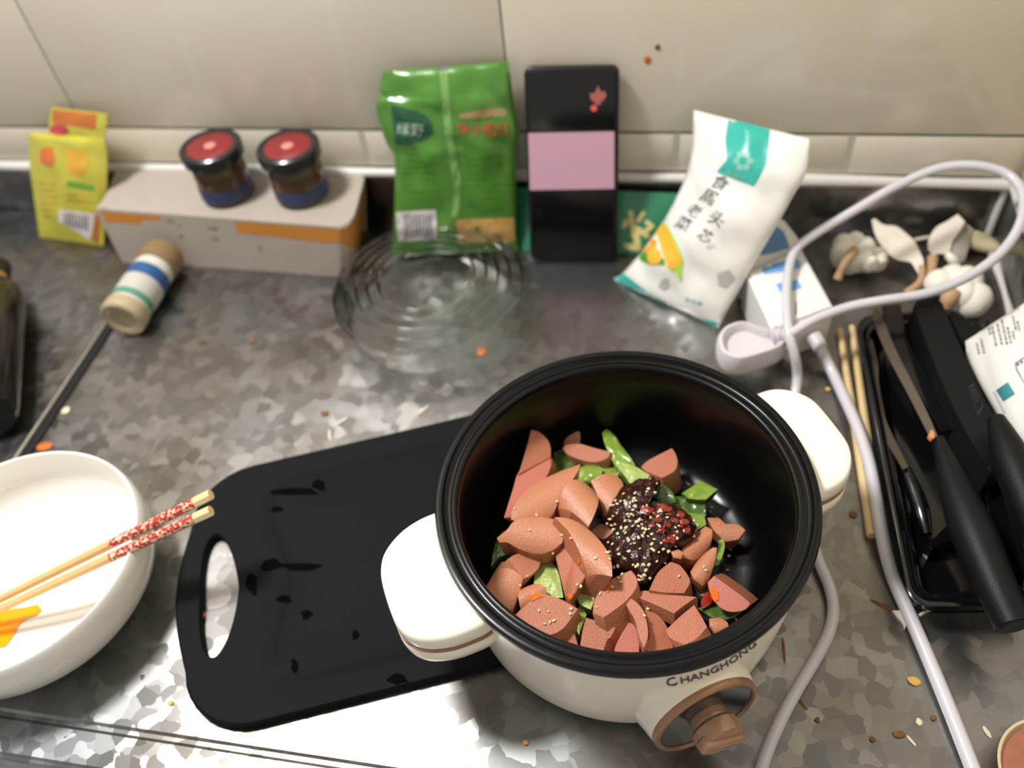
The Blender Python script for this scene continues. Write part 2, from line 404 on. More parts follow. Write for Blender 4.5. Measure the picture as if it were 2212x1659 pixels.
inner = build('black_inner_pan', b, NONSTICK, pot, ang=50)
COPPER = mat('bronze_trim', (166, 126, 96), .28, metal=.35, var=.04)
def handle(poly, name):
    bb = nb(); P = [at(p.x, p.y, .1) for p in refine(poly, 6, 60)]
    c = sum(P, V()) / len(P)
    def sc(k, z):
        o_ = []
        for p in P:
            q = V((c.x + (p.x - c.x) * k, c.y + (p.y - c.y) * k, 0)) - PC
            if q.length < .1015 + .0006 * abs(k - 1): q = q.normalized() * (.1015 + .002 * (1 - k))
            q += PC; o_.append(V((q.x, q.y, z)))
        return o_
    rings = [[bb.verts.new(q) for q in sc(k, z)] for k, z in ((.80, .1008), (.93, .1004), (.975, .0992), (.995, .097), (1.0, .0935), (.988, .089), (.962, .0868), (.96, .0838), (1.0, .0822), (1.008, .078), (.985, .073), (.9, .0705), (.6, .070))]
    for A, B in zip(rings, rings[1:]):
        for i in range(len(A)): bb.faces.new((A[i], A[(i + 1) % len(A)], B[(i + 1) % len(A)], B[i]))
    bb.faces.new(rings[0]); bb.faces.new(rings[-1][::-1])
    h = build(name, bb, CREAM, pot, ang=45)
    bb = nb(); rr = [[bb.verts.new(q) for q in sc(k, z)] for k, z in ((.9, .0868), (.985, .0868), (.985, .0838), (.9, .0838))]
    for A, B in zip(rr, rr[1:]):
        for i in range(len(A)): bb.faces.new((A[i], A[(i + 1) % len(A)], B[(i + 1) % len(A)], B[i]))
    build('bronze_line', bb, COPPER, h)
    return h
handle([(960, 1095), (905, 1118), (862, 1148), (830, 1188), (820, 1225), (824, 1262), (840, 1315), (858, 1354), (885, 1376), (920, 1384), (965, 1380), (1010, 1366), (1060, 1340), (1090, 1290), (1040, 1190)], 'handle')
handle([(1590, 872), (1632, 848), (1672, 837), (1712, 841), (1745, 854), (1768, 872), (1800, 910), (1830, 950), (1840, 975), (1842, 1000), (1834, 1026), (1815, 1045), (1785, 1060), (1740, 1066), (1690, 1040), (1650, 960)], 'handle')
# control dial
dn = V((.53, -.846, .06)).normalized(); dc = at(1524, 1546, .0385)
b = nb(); lathe(b, [(.0, .0), (.0285, 0), (.0305, .0002), (.0318, -.0012), (.0325, -.004), (.0335, -.010), (.0345, -.014), (.0355, -.02), (.03, -.0225), (0, -.0225)], dc, dn, n=64)
hs = build('dial_housing', b, CREAM, pot)
b = nb(); lathe(b, [(.0285, .0), (.0287, .0016), (.0296, .0022), (.0312, .0016), (.0322, -.0004), (.032, -.002), (.0285, -.001)], dc, dn, n=64)
build('bronze_ring', b, COPPER, hs, ang=60)
b = nb(); lathe(b, [(0, .0006), (.0287, .0006), (.0287, -.002), (0, -.002)], dc, dn, n=64)
build('dial_plate', b, mat('dial_plate', (52, 54, 56), .12, var=.1, coat=.5), hs)
kn = V((0, 0, 1)).cross(dn).normalized(); kv = dn.cross(kn)
KNOB = mat('knob_bronze', (170, 130, 100), .2, metal=.15, var=.03, coat=.5)
kc = dc + kv * .0005 + kn * .0005
b = nb(); lathe(b, [(0, 0), (.0108, 0), (.0110, .004), (.0106, .0055), (.0125, .0065), (.0136, .008), (.0136, .0135), (.0128, .0158), (.011, .0166), (0, .0168)], kc, dn, n=20)
kb = build('knob', b, KNOB, pot, ang=28)
R = Matrix((kn, kv, dn)).transposed()
rot = Matrix.Rotation(math.radians(-28), 3, 'Z')
b = nb(); box(b, kc + dn * .0155, (.0285, .0085, .0075), R @ rot, bev=.0018, seg=3); build('finger_bar', b, KNOB, kb)
bvP = bvh_of(body)
INK = mat('grey_ink', (78, 78, 80), .5, var=.02)
def curve_text(s, p0, p1, p2, h0, h1, name):
    vs, fs = textmesh(s, 1.0, .018); wd = max(v[0] for v in vs)
    pts = []
    for x, y in vs:
        t = x / wd; q = V(p0) * (1 - t) ** 2 + V(p1) * 2 * t * (1 - t) + V(p2) * t * t
        hh = h0 + (h1 - h0) * t; pts.append((q.x - .14 * hh * y - .5 * hh * y * t * .5, q.y - hh * y))
    return decal(bvP, [], INK, name, body, .0004, 0, tris=(pts, fs))
curve_text('C', (1439, 1482), (1452, 1482), (1464, 1477), 25, 24, 'brand_lettering')
curve_text('HANGHONG', (1469, 1476), (1562, 1458), (1634, 1392), 19, 16, 'brand_lettering')

# ------------------------------------------------------------------ food in the pot
def cc(p): return (1000 + p[0] / 2.765, 860 + p[1] / 2.765)
SKIN = mat('sausage_skin', (184, 123, 90), .42, var=.10, scale=90, bump=.35, bscale=700, sss=.25)
CUT = mat('sausage_cut', (178, 109, 80), .40, var=.09, scale=150, bump=.45, bscale=1400, sss=.25)
PINK = mat('sausage_pink', (190, 114, 98), .36, var=.06, scale=130, bump=.2, bscale=900, sss=.25)
foods = []
def chunk(name, poly, z, n=(0, 0, 1), depth=.018, d=None, mats=(CUT, SKIN), dome=0.0, axis=0.0, shrink=.86, amp=0.0, label='', cat='sausage', group='sausage chunks in the pot', conv=True, c0=None):
    pts = [cc(p) for p in poly] if conv else poly
    cx_ = sum(p[0] for p in pts) / len(pts); cy_ = sum(p[1] for p in pts) / len(pts)
    p0 = at(cx_, cy_, z); n = V(n).normalized()
    P = [atp(q.x, q.y, p0, n) for q in refine(pts, 4, 42)]
    c = sum(P, V()) / len(P)
    d = V(d) if d else V((c.x, c.y, 0)) * 0 + V((0, 0, -1)) * depth
    bb = nb(); N_ = len(P)
    if dome:
        # curved skin: a cylinder-like arch across the axis
        ax = (CR * math.cos(axis) - CU * math.sin(axis)); ax = (ax - n * ax.dot(n)).normalized(); tv = n.cross(ax)
        T = max(abs((p - c).dot(tv)) for p in P) * 1.03
        def lift(p):
            t = (p - c).dot(tv) / T; return p + n * (dome * (math.sqrt(max(0, 1 - t * t)) - .55) + amp * noise.noise(p * 260))
        rings = []
        for k in (1.0, .97, .85, .65, .4, .18): rings.append([bb.verts.new(lift(c + (p - c) * k)) for p in P])
        ctr_ = bb.verts.new(lift(c))
        for A, B in zip(rings, rings[1:]):
            for i in range(N_): f = bb.faces.new((A[i], A[(i + 1) % N_], B[(i + 1) % N_], B[i])); f.material_index = 0
        for i in range(N_): bb.faces.new((rings[-1][i], rings[-1][(i + 1) % N_], ctr_))
        top = rings[0]
    else:
        o_ = [bb.verts.new(p) for p in P]; i_ = [bb.verts.new(c + (p - c) * .955 + n * .0006) for p in P]
        for i in range(N_): bb.faces.new((o_[i], o_[(i + 1) % N_], i_[(i + 1) % N_], i_[i]))
        bb.faces.new(i_); top = o_
    m_ = [bb.verts.new(v.co + d * .55 + (c - v.co) * (1 - shrink) * .35) for v in top]
    b_ = [bb.verts.new(c + (v.co - c) * shrink + d) for v in top]
    for A, B in ((top, m_), (m_, b_)):
        for i in range(N_): f = bb.faces.new((A[i], B[i], B[(i + 1) % N_], A[(i + 1) % N_])); f.material_index = 1
    f = bb.faces.new(b_); f.material_index = 1
    o = build(name, bb, list(mats), ang=40); tag(o, label, cat, group); foods.append(o); return o
D = math.radians
def S(label, poly, z, **k): return chunk('sausage_chunk', poly, z, label=label, **k)
S('pointed sausage chunk leaning highest on the upper left wall of the pot', [(405,190),(450,200),(490,230),(515,265),(526,310),(522,360),(440,400),(330,460),(355,380),(378,300)], .070, n=(.5,-.2,1), depth=.022)
S('long pale pink cut sausage face at the left wall of the pot', [(524,345),(440,375),(335,440),(300,540),(245,715),(290,712),(340,610),(450,520),(490,490),(530,400)], .066, n=(.35,-.1,1), d=(.006,.002,-.018), mats=(PINK,CUT))
S('large rounded sausage chunk pointing up right beside the pink face', [(702,412),(690,455),(650,520),(590,600),(520,710),(400,765),(290,745),(300,690),(350,600),(440,510),(560,455)], .064, mats=(SKIN,CUT), dome=.010, axis=D(-38), depth=.018)
S('barrel shaped sausage chunk standing in the middle of the sausages', [(600,570),(640,520),(700,505),(770,530),(812,580),(806,660),(778,740),(750,785),(700,735),(640,685),(563,645)], .066, mats=(SKIN,CUT), dome=.011, axis=D(62), d=(-.004,-.004,-.02))
S('rounded sausage chunk touching the dark sauce on its upper left', [(765,512),(850,470),(915,463),(950,500),(955,560),(905,640),(872,695),(845,700),(808,600)], .056, mats=(SKIN,CUT), dome=.009, axis=D(60), depth=.018)
S('small square sausage bit at the top of the pile', [(598,290),(615,200),(640,190),(697,195),(702,240),(694,285)], .050, mats=(SKIN,CUT), dome=.004, axis=D(90), depth=.012, n=(0,-.3,1))
S('crescent sausage slice below the small square bit', [(594,300),(620,278),(700,274),(770,294),(892,325),(865,362),(820,382),(760,385),(690,368),(620,335)], .055, n=(0,-.25,1), d=(.003,-.001,-.013))
S('wedge sausage chunk alone by the bright spot of the pan', [(1063,412),(1110,370),(1250,298),(1275,340),(1285,390),(1265,440),(1190,482),(1100,445)], .056, n=(0,-.1,1), d=(.004,-.002,-.02), shrink=.95)
S('leaf shaped sausage chunk at the left edge of the pile', [(205,842),(270,790),(310,740),(400,712),(480,705),(560,730),(610,790),(595,870),(530,915),(440,932),(330,900),(270,868),(220,866)], .068, n=(.05,-.3,1), mats=(SKIN,SKIN), dome=.007, axis=D(12), depth=.020)
S('biggest curved sausage half lying left of the dark sauce', [(550,735),(640,738),(720,770),(790,830),(850,910),(885,990),(893,1085),(810,1062),(745,1055),(700,940),(640,830),(590,775)], .072, mats=(SKIN,CUT), dome=.010, axis=D(52), d=(-.008,-.006,-.022))
S('long dark cut wedge below the biggest curved half', [(590,868),(635,850),(690,930),(745,1052),(722,1085),(645,1205),(612,1185),(580,1050),(550,935)], .064, n=(-.5,-.2,1), depth=.02)
S('round cut end of the sausage in the lower left of the pan', [(262,965),(310,935),(370,925),(430,940),(467,968),(455,1015),(410,1062),(365,1085),(320,1040),(290,1000)], .058, n=(.25,-.1,1), d=(-.014,-.012,-.016), shrink=.98)
S('dark sausage chunk sliding down the lower left wall', [(230,970),(285,1005),(330,1055),(362,1095),(335,1180),(292,1272),(205,1225),(140,1155),(190,1050)], .054, mats=(SKIN,CUT), dome=.010, axis=D(-55), depth=.016)
S('small orange stained sausage end in the lower left', [(333,1180),(360,1140),(400,1122),(450,1122),(502,1150),(500,1195),(430,1240),(345,1275)], .054, mats=(SKIN,CUT), dome=.008, axis=D(-30), depth=.015)
S('wide flat sausage chunk dotted with seeds in the lower left', [(303,1302),(400,1215),(485,1168),(600,1208),(692,1262),(650,1320),(610,1372),(560,1408),(500,1425),(400,1370)], .056, n=(0,-.15,1), d=(.004,-.006,-.016), shrink=.97)
S('sausage chunk in front of the wide flat one at the rim', [(500,1428),(560,1405),(612,1372),(655,1392),(682,1450),(695,1512),(600,1490),(480,1440)], .046, n=(.0,-.4,1), depth=.012, mats=(CUT,CUT))
S('squarish sausage chunk at the front rim, left of the shiny one', [(735,1310),(800,1330),(916,1372),(885,1430),(862,1450),(835,1535),(695,1510),(712,1400)], .050, n=(0,-.3,1), d=(.006,0,-.014), shrink=.97)
S('sausage chunk with a shiny white glint at the front rim', [(905,1500),(935,1430),(990,1338),(1022,1352),(1048,1410),(1055,1480),(1052,1545),(910,1545)], .050, n=(0,-.3,1), depth=.016, mats=(PINK,CUT))
S('thin upright sausage slice beside the shiny one', [(958,1190),(1010,1198),(1075,1262),(1102,1345),(1108,1430),(1082,1500),(1052,1425),(1030,1335),(985,1255)], .060, n=(-.2,-.2,1), depth=.018)
S('shaded sausage half behind the thin upright slice', [(1085,1262),(1170,1300),(1232,1390),(1262,1512),(1160,1535),(1075,1502),(1112,1420)], .052, mats=(CUT,SKIN), n=(.3,-.3,1), depth=.016)
S('seeded sausage chunk just below the dark sauce', [(775,1290),(785,1205),(850,1112),(930,1060),(1005,1028),(1040,1075),(1038,1140),(960,1232),(840,1318)], .062, n=(-.1,-.1,1), d=(.005,-.008,-.018), shrink=.97)
S('small triangular sausage bit left of the seeded chunk', [(740,1048),(800,1068),(858,1098),(820,1120),(762,1142)], .060, depth=.012)
S('blocky sausage chunk right under the tip of the sauce', [(1110,1152),(1162,1045),(1240,978),(1298,1000),(1350,1068),(1357,1112),(1322,1170),(1200,1166)], .060, n=(.1,-.2,1), d=(.004,-.003,-.016))
S('flat thin sausage wedge lying across the others at right front', [(1018,1165),(1090,1150),(1180,1172),(1320,1182),(1402,1190),(1330,1240),(1262,1292),(1140,1235),(1040,1192)], .057, n=(0,-.1,1), d=(.001,-.003,-.009), shrink=.98)
S('cube shaped sausage chunk near the front rim at right', [(1208,1390),(1290,1310),(1382,1234),(1425,1300),(1462,1370),(1400,1440),(1320,1480),(1238,1440)], .060, n=(-.05,-.1,1), d=(.009,-.005,-.02), shrink=.97)
S('rounded sausage end behind the cube shaped one', [(1470,1325),(1530,1315),(1575,1350),(1588,1388),(1510,1420),(1470,1380)], .046, mats=(SKIN,CUT), dome=.006, depth=.012)
S('half round sausage chunk with an orange spot at far right', [(1462,1100),(1500,1062),(1600,1132),(1690,1200),(1722,1232),(1680,1270),(1600,1280),(1532,1250),(1490,1192),(1468,1140)], .058, n=(-.1,-.35,1), d=(.006,.012,-.016), shrink=.98, mats=(PINK,CUT))
S('pale oval sausage piece right of the blocky chunk', [(1358,1042),(1400,968),(1480,908),(1516,908),(1502,990),(1465,1085),(1430,1122),(1380,1098)], .056, mats=(SKIN,CUT), dome=.006, axis=D(-60), depth=.014)
S('smooth sausage chunk tucked under the right side of the sauce', [(1282,970),(1335,870),(1390,800),(1450,768),(1485,810),(1482,870),(1440,930),(1370,975)], .054, mats=(SKIN,CUT), dome=.010, axis=D(-48), depth=.016)
S('nibbled looking sausage slice apart at the right wall', [(1458,722),(1530,718),(1565,762),(1640,765),(1684,800),(1645,848),(1560,852),(1492,792)], .046, mats=(SKIN,CUT), dome=.005, axis=D(20), depth=.011)
S('small sausage piece between the curved half and the sauce', [(752,812),(820,742),(882,768),(895,830),(835,855),(790,835)], .052, mats=(SKIN,CUT), dome=.006, depth=.014)
S('tiny orange sausage bit at the lower right of the sauce', [(1240,925),(1288,898),(1318,930),(1302,962),(1258,958)], .062, mats=(SKIN,CUT), dome=.004, depth=.008)
GR = mat('pepper_bright', (128, 154, 56), .3, var=.28, scale=130, bump=.4, bscale=300, coat=.3, sss=.2)
GD = mat('pepper_dark', (72, 102, 38), .26, var=.3, scale=120, bump=.4, bscale=300, coat=.4, sss=.1)
GP = mat('pepper_pale', (164, 182, 100), .35, var=.22, scale=160, bump=.6, bscale=500, sss=.3)
def G(label, poly, z, m=(GR, GD), **k):
    k.setdefault('dome', .004); k.setdefault('amp', .0016); k.setdefault('depth', .009)
    return chunk('pepper_piece', poly, z, mats=m, label=label, cat='green pepper', group='green pepper pieces in the pot', **k)
G('long pointed green pepper strip sticking up at the back', [(832,215),(855,184),(892,202),(940,280),(1010,380),(1040,430),(1005,455),(950,440),(895,380),(850,290)], .052, axis=D(55))
G('dark curled pepper piece left of the crescent slice', [(540,330),(590,300),(640,340),(700,372),(660,412),(600,440),(548,455)], .046, m=(GD, GR))
G('rounded bright pepper piece above the sausage barrel', [(685,440),(720,405),(790,398),(835,430),(825,490),(745,510),(688,495)], .050)
G('small pepper bit right of the rounded bright one', [(828,425),(880,398),(935,440),(925,475),(850,478)], .046)
G('pale seedy pepper core above the dark sauce', [(900,395),(960,400),(1030,418),(1115,470),(1080,520),(1015,530),(960,465)], .054, m=(GP, GR))
G('dark pepper piece at the upper right edge of the sauce', [(1135,590),(1185,518),(1240,556),(1275,625),(1200,640)], .052, m=(GD, GD))
G('bright diamond shaped pepper piece beside the bright spot', [(1305,572),(1420,488),(1522,553),(1450,612),(1345,604)], .050, m=(GR, GD), dome=.003)
G('dark folded pepper piece under the bright diamond one', [(1262,580),(1340,602),(1455,618),(1445,660),(1452,702),(1340,695),(1268,645)], .044, m=(GD, GD))
G('pepper piece right of the red chilli in the sauce', [(1320,680),(1440,700),(1452,762),(1400,785),(1345,740)], .046)
G('thin curved pepper strip at the right of the pile', [(1528,848),(1556,838),(1562,900),(1535,980),(1502,1010),(1520,930)], .046, dome=.002, depth=.005)
G('green pepper piece at the left wall under the leaf shaped chunk', [(196,880),(240,780),(275,860),(330,880),(300,930),(220,960),(168,1010)], .052, m=(GD, GD))
G('largest pale pepper piece in the lower left', [(430,1000),(520,965),(570,1050),(600,1195),(520,1195),(425,1125)], .050, m=(GP, GR))
G('pale yellow green pepper piece in the lower middle', [(665,1165),(745,1098),(785,1185),(765,1265),(700,1240)], .052, m=(GP, GR))
G('seedy pale pepper end below the yellow green piece', [(630,1320),(705,1232),(740,1300),(695,1410)], .048, m=(GP, GD))
G('wet dark pepper strip under the far right sausage', [(1400,1260),(1500,1235),(1600,1285),(1690,1268),(1610,1315),(1500,1325)], .044, m=(GD, GD))
G('small dark pepper bit between the pale oval and the flat wedge', [(1385,1150),(1440,1128),(1480,1110),(1490,1165),(1420,1205)], .044, m=(GD, GD))
G('dark pepper sliver left of the shiny sausage', [(900,1420),(930,1350),(985,1308),(1005,1330),(945,1400)], .044, m=(GD, GD))
CH = mat('chilli_red', (150, 32, 22), .18, var=.3, scale=200, coat=.5)
chunk('chilli_piece', [(1418,1225),(1445,1165),(1475,1148),(1495,1180),(1482,1230),(1432,1255)], .048, mats=(CH, CH), dome=.003, depth=.006, label='dark red chilli piece under the far right sausage', cat='chilli', group=None)
# sauce heap
heap = [(862,690),(885,630),(950,545),(1050,500),(1130,478),(1172,490),(1180,530),(1120,590),(1085,640),(1160,640),(1250,650),(1330,690),(1400,770),(1385,830),(1320,880),(1255,900),(1230,960),(1160,1040),(1105,1100),(1055,1112),(1020,1050),(930,1020),(870,1000),(862,930),(825,880),(895,850),(900,800),(856,740)]
HB = refine([cc(p) for p in heap], 4, 60); hc0 = at(1398, 1150, .062)
b = nb(); P = [at(q.x, q.y, .060) for q in HB]; c = sum(P, V()) / len(P); rings = []
for k in (1, .96, .9, .84, .78, .72, .66, .6, .54, .48, .42, .36, .3, .24, .18, .12, .06):
    rr = []
    for p in P:
        q = c + (p - c) * k; hgt = .013 * (1 - k * k) ** .6
        hgt += .0035 * noise.noise(q * 220) + .0030 * abs(noise.noise(q * 480)) + .0014 * noise.noise(q * 1100) if k < 1 else 0
        rr.append(b.verts.new(q + V((0, 0, hgt))))
    rings.append(rr)
for A, B in zip(rings, rings[1:]):
    for i in range(len(P)): b.faces.new((A[i], A[(i + 1) % len(P)], B[(i + 1) % len(P)], B[i]))
b.faces.new(rings[-1]); low = [b.verts.new(c + (p - c) * .8 - V((0, 0, .022))) for p in P]
for i in range(len(P)): b.faces.new((rings[0][i], low[i], low[(i + 1) % len(P)], rings[0][(i + 1) % len(P)]))
b.faces.new(low)
SAUCE = mat('chilli_bean_sauce', (50, 23, 16), .22, var=.6, scale=160, bump=.8, bscale=420, coat=.25)
sauce = tag(build('bean_sauce', b, SAUCE, ang=60), 'heap of dark brown bean sauce with red chilli on the sausages', 'sauce')
bvF = bvh_of(sauce, *foods)
bvAll = bvh_of(sauce, inner, *foods)
def blob(bb, c, r, nz=.25, f=300, seg=(10, 7)):
    g = bmesh.ops.create_uvsphere(bb, u_segments=seg[0], v_segments=seg[1], radius=1)
    for v in g['verts']:
        k = 1 + nz * noise.noise((v.co + c * 50) * 1.7)
        v.co = V((v.co.x * r[0], v.co.y * r[1], v.co.z * r[2])) * k + c
CHO = mat('chilli_oily', (128, 36, 20), .2, var=.35, scale=260, coat=.5, bump=.5, bscale=700)
for x, y, s in ((1100,670,40),(1200,660,44),(1290,700,42),(1330,790,36),(1240,840,36),(1160,730,34),(1320,740,36),(1085,660,26),(1140,690,24),(1225,690,20),(1262,730,30),(1300,760,26),(1180,790,26),(1220,760,22),(1130,760,20),(1270,800,24),(1340,800,22),(1210,850,20),(1090,700,16)):
    q = cast(bvAll, *cc((x, y)))
    b = nb(); blob(b, q, (s * 1.0e-4, s * 8e-5, s * 4.5e-5), .5)
    tag(build('chilli_flake', b, CHO), 'oily red chilli flake on the right side of the sauce', 'chilli', 'red chilli flakes in the sauce')
SES = mat('sesame', (214, 198, 158), .5, var=.1)
b = nb(); g = bmesh.ops.create_uvsphere(b, u_segments=8, v_segments=6, radius=1)
for v in g['verts']: v.co = V((v.co.x * .0013, v.co.y * .0009 * (1 - .25 * v.co.x), v.co.z * .0006))
finish(b, 80); sm = bpy.data.meshes.new('sesame_seed'); b.to_mesh(sm); b.free(); sm.materials.append(SES)
def seed(x, y, label, group):
    q = cast(bvAll, x, y, .0005)
    if q is None: return
    o = bpy.data.objects.new('sesame_seed', sm); COL.objects.link(o); o.location = q; k = random.uniform(.7, 1.15)
    o.scale = (k, k, k); o.rotation_euler = (random.uniform(-.5, .5), random.uniform(-.5, .5), random.uniform(0, PI)); WO[o.name] = q
    dx, dy = x - 1400, y - 1150
    if 'single' in label: w_ = ('right' if dx > 0 else 'left') if abs(dx) > abs(dy) else ('front' if dy > 0 else 'back'); label = 'single sesame seed fallen on the food at the %s of the sauce heap' % w_; group = 'loose sesame seeds at the %s of the sauce' % w_
    else: w_ = ('lower ' if dy > 0 else 'upper ') + ('right' if dx > 0 else 'left'); label = 'pale sesame seed on the %s part of the dark sauce heap' % w_; group = 'sesame seeds on the %s sauce' % w_
    tag(o, label, 'seed', group)
hp = [V(cc(p)) for p in heap]
def inside(x, y, P):
    r = False; j = len(P) - 1
    for i in range(len(P)):
        if (P[i].y > y) != (P[j].y > y) and x < (P[j].x - P[i].x) * (y - P[i].y) / (P[j].y - P[i].y) + P[i].x: r = not r
        j = i
    return r
n_ = 0
while n_ < 125:
    x = random.uniform(1305, 1510); y = random.uniform(1030, 1262)
    if inside(x, y, hp): seed(x, y, 'pale sesame seed on the dark sauce heap', 'sesame seeds on the sauce'); n_ += 1
for x, y in ((1352,520),(1180,672),(562,618),(650,835),(685,1115),(340,1120),(385,1065),(700,1120),(535,920),(455,1270),(512,1275),(545,1330),(520,1340),(490,1350),(640,1290),(660,1240),(645,1260),(590,820),(930,1075),(950,1055),(945,1100),(890,1130),(820,1170),(800,1250),(1340,510),(1480,680),(1485,655),(1520,715),(1598,905),(1590,945),(1580,1030),(1628,1315),(1290,1065),(1105,1255),(400,790),(310,660),(810,480),(440,700),(1400,760),(795,955),(870,860),(1085,1300),(1440,1010),(1450,1030)):
    seed(*cc((x, y)), 'single sesame seed fallen around the sauce in the pot', 'loose sesame seeds in the pot')
OIL = mat('orange_oil', (232, 110, 24), .15, var=.05)
for poly in ([(1480,1130),(1500,1125),(1525,1160),(1528,1205),(1505,1215),(1485,1180)], [(395,1185),(430,1170),(470,1165),(480,1185),(440,1200),(410,1215)], [(685,960),(697,945),(705,975),(695,995)], [(850,1150),(880,1120),(890,1135),(865,1165)], [(1240,1120),(1262,1145),(1255,1150),(1238,1135)], [(628,1180),(655,1165),(650,1195),(635,1205)], [(1375,1262),(1395,1270),(1410,1300),(1395,1295)], [(1525,735),(1540,740),(1535,765),(1522,760)]):
    OILL = globals().setdefault('OILL', ['orange oil spot on the half round sausage chunk at far right', 'orange oil spot on the small sausage end in the lower left', 'orange oil fleck on the biggest curved sausage half', 'orange oil streak on the seeded sausage chunk below the sauce', 'orange oil fleck on the blocky sausage chunk under the sauce', 'orange oil spot at the tip of the long dark cut wedge', 'orange oil streak on the top corner of the cube shaped chunk', 'orange oil spot on the nibbled slice at the right wall'])
    o = decal(bvAll, [[cc(p) for p in poly]], OIL, 'chilli_oil_stain', None, .0005, 6)
    lb = OILL.pop(0)
    if o: tag(o, lb, 'stain', 'oil stains on the sausages')

# ------------------------------------------------------------------ bags and packets: rows of left/right outline px on a leaning plane
def plane3(a, b_, c): return a, (b_ - a).cross(c - a).normalized()
def bag(name, rows, pl, bulge, m, parent=None, nu=28, sub=4, crinkle=.0012, freq=70, back=.3, pw=.6, seed_=0.0):
    p0, n = pl
    if n.dot(CO - p0) < 0: n = -n
    Lp = crom([(r[0][0], r[0][1], 0) for r in rows], sub); Rp = crom([(r[1][0], r[1][1], 0) for r in rows], sub)
    nv = len(Lp); bb = nb(); fr = []; bk = []
    for j in range(nv):
        v = j / (nv - 1); a_ = []; c_ = []
        for i in range(nu + 1):
            u = i / nu; x = Lp[j].x * (1 - u) + Rp[j].x * u; y = Lp[j].y * (1 - u) + Rp[j].y * u
            P = atp(x, y, p0, n); k = (math.sin(PI * u) * math.sin(PI * min(1, max(0, v)))) if 0 < u < 1 and 0 < v < 1 else 0
            k = max(0, k) ** pw
            cr = crinkle * (noise.noise(V((P.x * freq, P.z * freq, seed_))) + .5 * abs(noise.noise(V((P.x * freq * 1.4 + P.z * freq, P.z * freq * .6, seed_ + 3))))) * (.25 + .75 * min(1, k * 1.5))
            a_.append(bb.verts.new(P + n * (.0007 + bulge * k + cr)))
            c_.append(bb.verts.new(P - n * (.0005 + bulge * k * back)))
        fr.append(a_); bk.append(c_)
    for j in range(nv - 1):
        for i in range(nu):
            bb.faces.new((fr[j][i], fr[j + 1][i], fr[j + 1][i + 1], fr[j][i + 1])); bb.faces.new((bk[j][i], bk[j][i + 1], bk[j + 1][i + 1], bk[j + 1][i]))
        for i in (0, nu): bb.faces.new((fr[j][i], bk[j][i], bk[j + 1][i], fr[j + 1][i]))
    for j in (0, nv - 1):
        for i in range(nu): bb.faces.new((fr[j][i], fr[j][i + 1], bk[j][i + 1], bk[j][i]))
    return build(name, bb, m, parent, ang=60)
def bars(x0, y0, x1, y1, h, n, dx=0, dy=0, gap=.2):
    """rows of broken short strokes standing for tiny print"""
    P = []
    for k in range(n):
        yy = k * 1.0
        a_ = V((x0 + dx * k, y0 + dy * k)); b_ = V((x1 + dx * k, y1 + dy * k)); d = b_ - a_; Ln = d.length; e = d / Ln; q = V((-e.y, e.x)) * h / 2
        t = 0
        while t < Ln * random.uniform(.8, 1.0):
            l = random.uniform(.6, 1.8) * h
            s_ = a_ + e * t; f_ = a_ + e * min(Ln, t + l); P.append([tuple(s_ - q), tuple(f_ - q), tuple(f_ + q), tuple(s_ + q)]); t += l + h * gap * 2
    return P
def stroke(x0, y0, x1, y1, w_):
    d = V((x1 - x0, y1 - y0)); e = d.normalized(); q = V((-e.y, e.x)) * w_ / 2; a_ = V((x0, y0)); b_ = V((x1, y1)); P = []
    for k in range(7):
        t = PI * k / 6; P.append(tuple(b_ + e * math.sin(t) * w_ / 2 + q * math.cos(t) * -1))
    for k in range(7):
        t = PI * k / 6; P.append(tuple(a_ - e * math.sin(t) * w_ / 2 + q * math.cos(t)))
    return P

# green pouch
GBAG = mat('green_film', (74, 126, 44), .28, var=.10, scale=20, coat=.6, bump=.3, bscale=90)
gp = thing('green_pouch', 'bright green plastic food pouch leaning on the wall left of the phone', 'pouch', at(985, 550, 0))
pl = plane3(at(852, 552, .002), at(1118, 541, .002), aty(1098, 133, .642))
gb = bag('pouch_body', [((828,155),(1098,133)), ((820,190),(1103,170)), ((828,206),(1106,192)), ((813,218),(1108,205)), ((818,262),(1114,245)), ((838,315),(1121,285)), ((852,346),(1114,325)), ((852,450),(1115,440)), ((850,515),(1117,505)), ((846,556),(1122,543))], pl, .012, GBAG, gp, crinkle=.0045, freq=55, pw=.5)
bvG = bvh_of(gb)
decal(bvG, [[(845,226),(900,240),(922,250),(934,268),(936,288),(918,304),(870,313),(853,309)]], mat('dark_green_ink', (34, 84, 58), .3, coat=.4), 'shield_logo', gp)
WHT = mat('white_ink', (222, 224, 216), .4)
textdecal(bvG, '绿野', (856, 287), (30, 3), (2, -30), mat('pale_ink', (170, 190, 170), .4), 'logo_lettering', gp, off=.0008)
RED = mat('red_ink', (196, 84, 62), .4)
textdecal(bvG, '净小粗红', (985, 290), (29, 0), (0, -30), RED, 'red_lettering', gp, off=.0006)
decal(bvG, [[(992,246),(1055,243),(1055,234),(1092,234),(1094,250),(992,257)]], mat('dull_pink_ink', (164, 140, 96), .4), 'red_strip', gp)
decal(bvG, [[(948,146),(966,145),(978,300),(996,392),(990,470),(976,470),(980,392),(962,300)]], mat('seam_green', (110, 156, 84), .3, coat=.6), 'back_seam', gp)
decal(bvG, [[(944,143),(968,142),(968,152),(945,153)]], INK, 'seam_mark', gp, off=.0006)
decal(bvG, bars(872, 335, 945, 333, 4, 7, 0, 13) + bars(1008, 345, 1100, 340, 4, 9, 0, 14), mat('fine_green_ink', (64, 128, 34), .4), 'fine_print', gp)
decal(bvG, [[(856,458),(942,452),(944,518),(860,522)]], mat('barcode_paper', (206, 200, 196), .4), 'barcode_panel', gp)
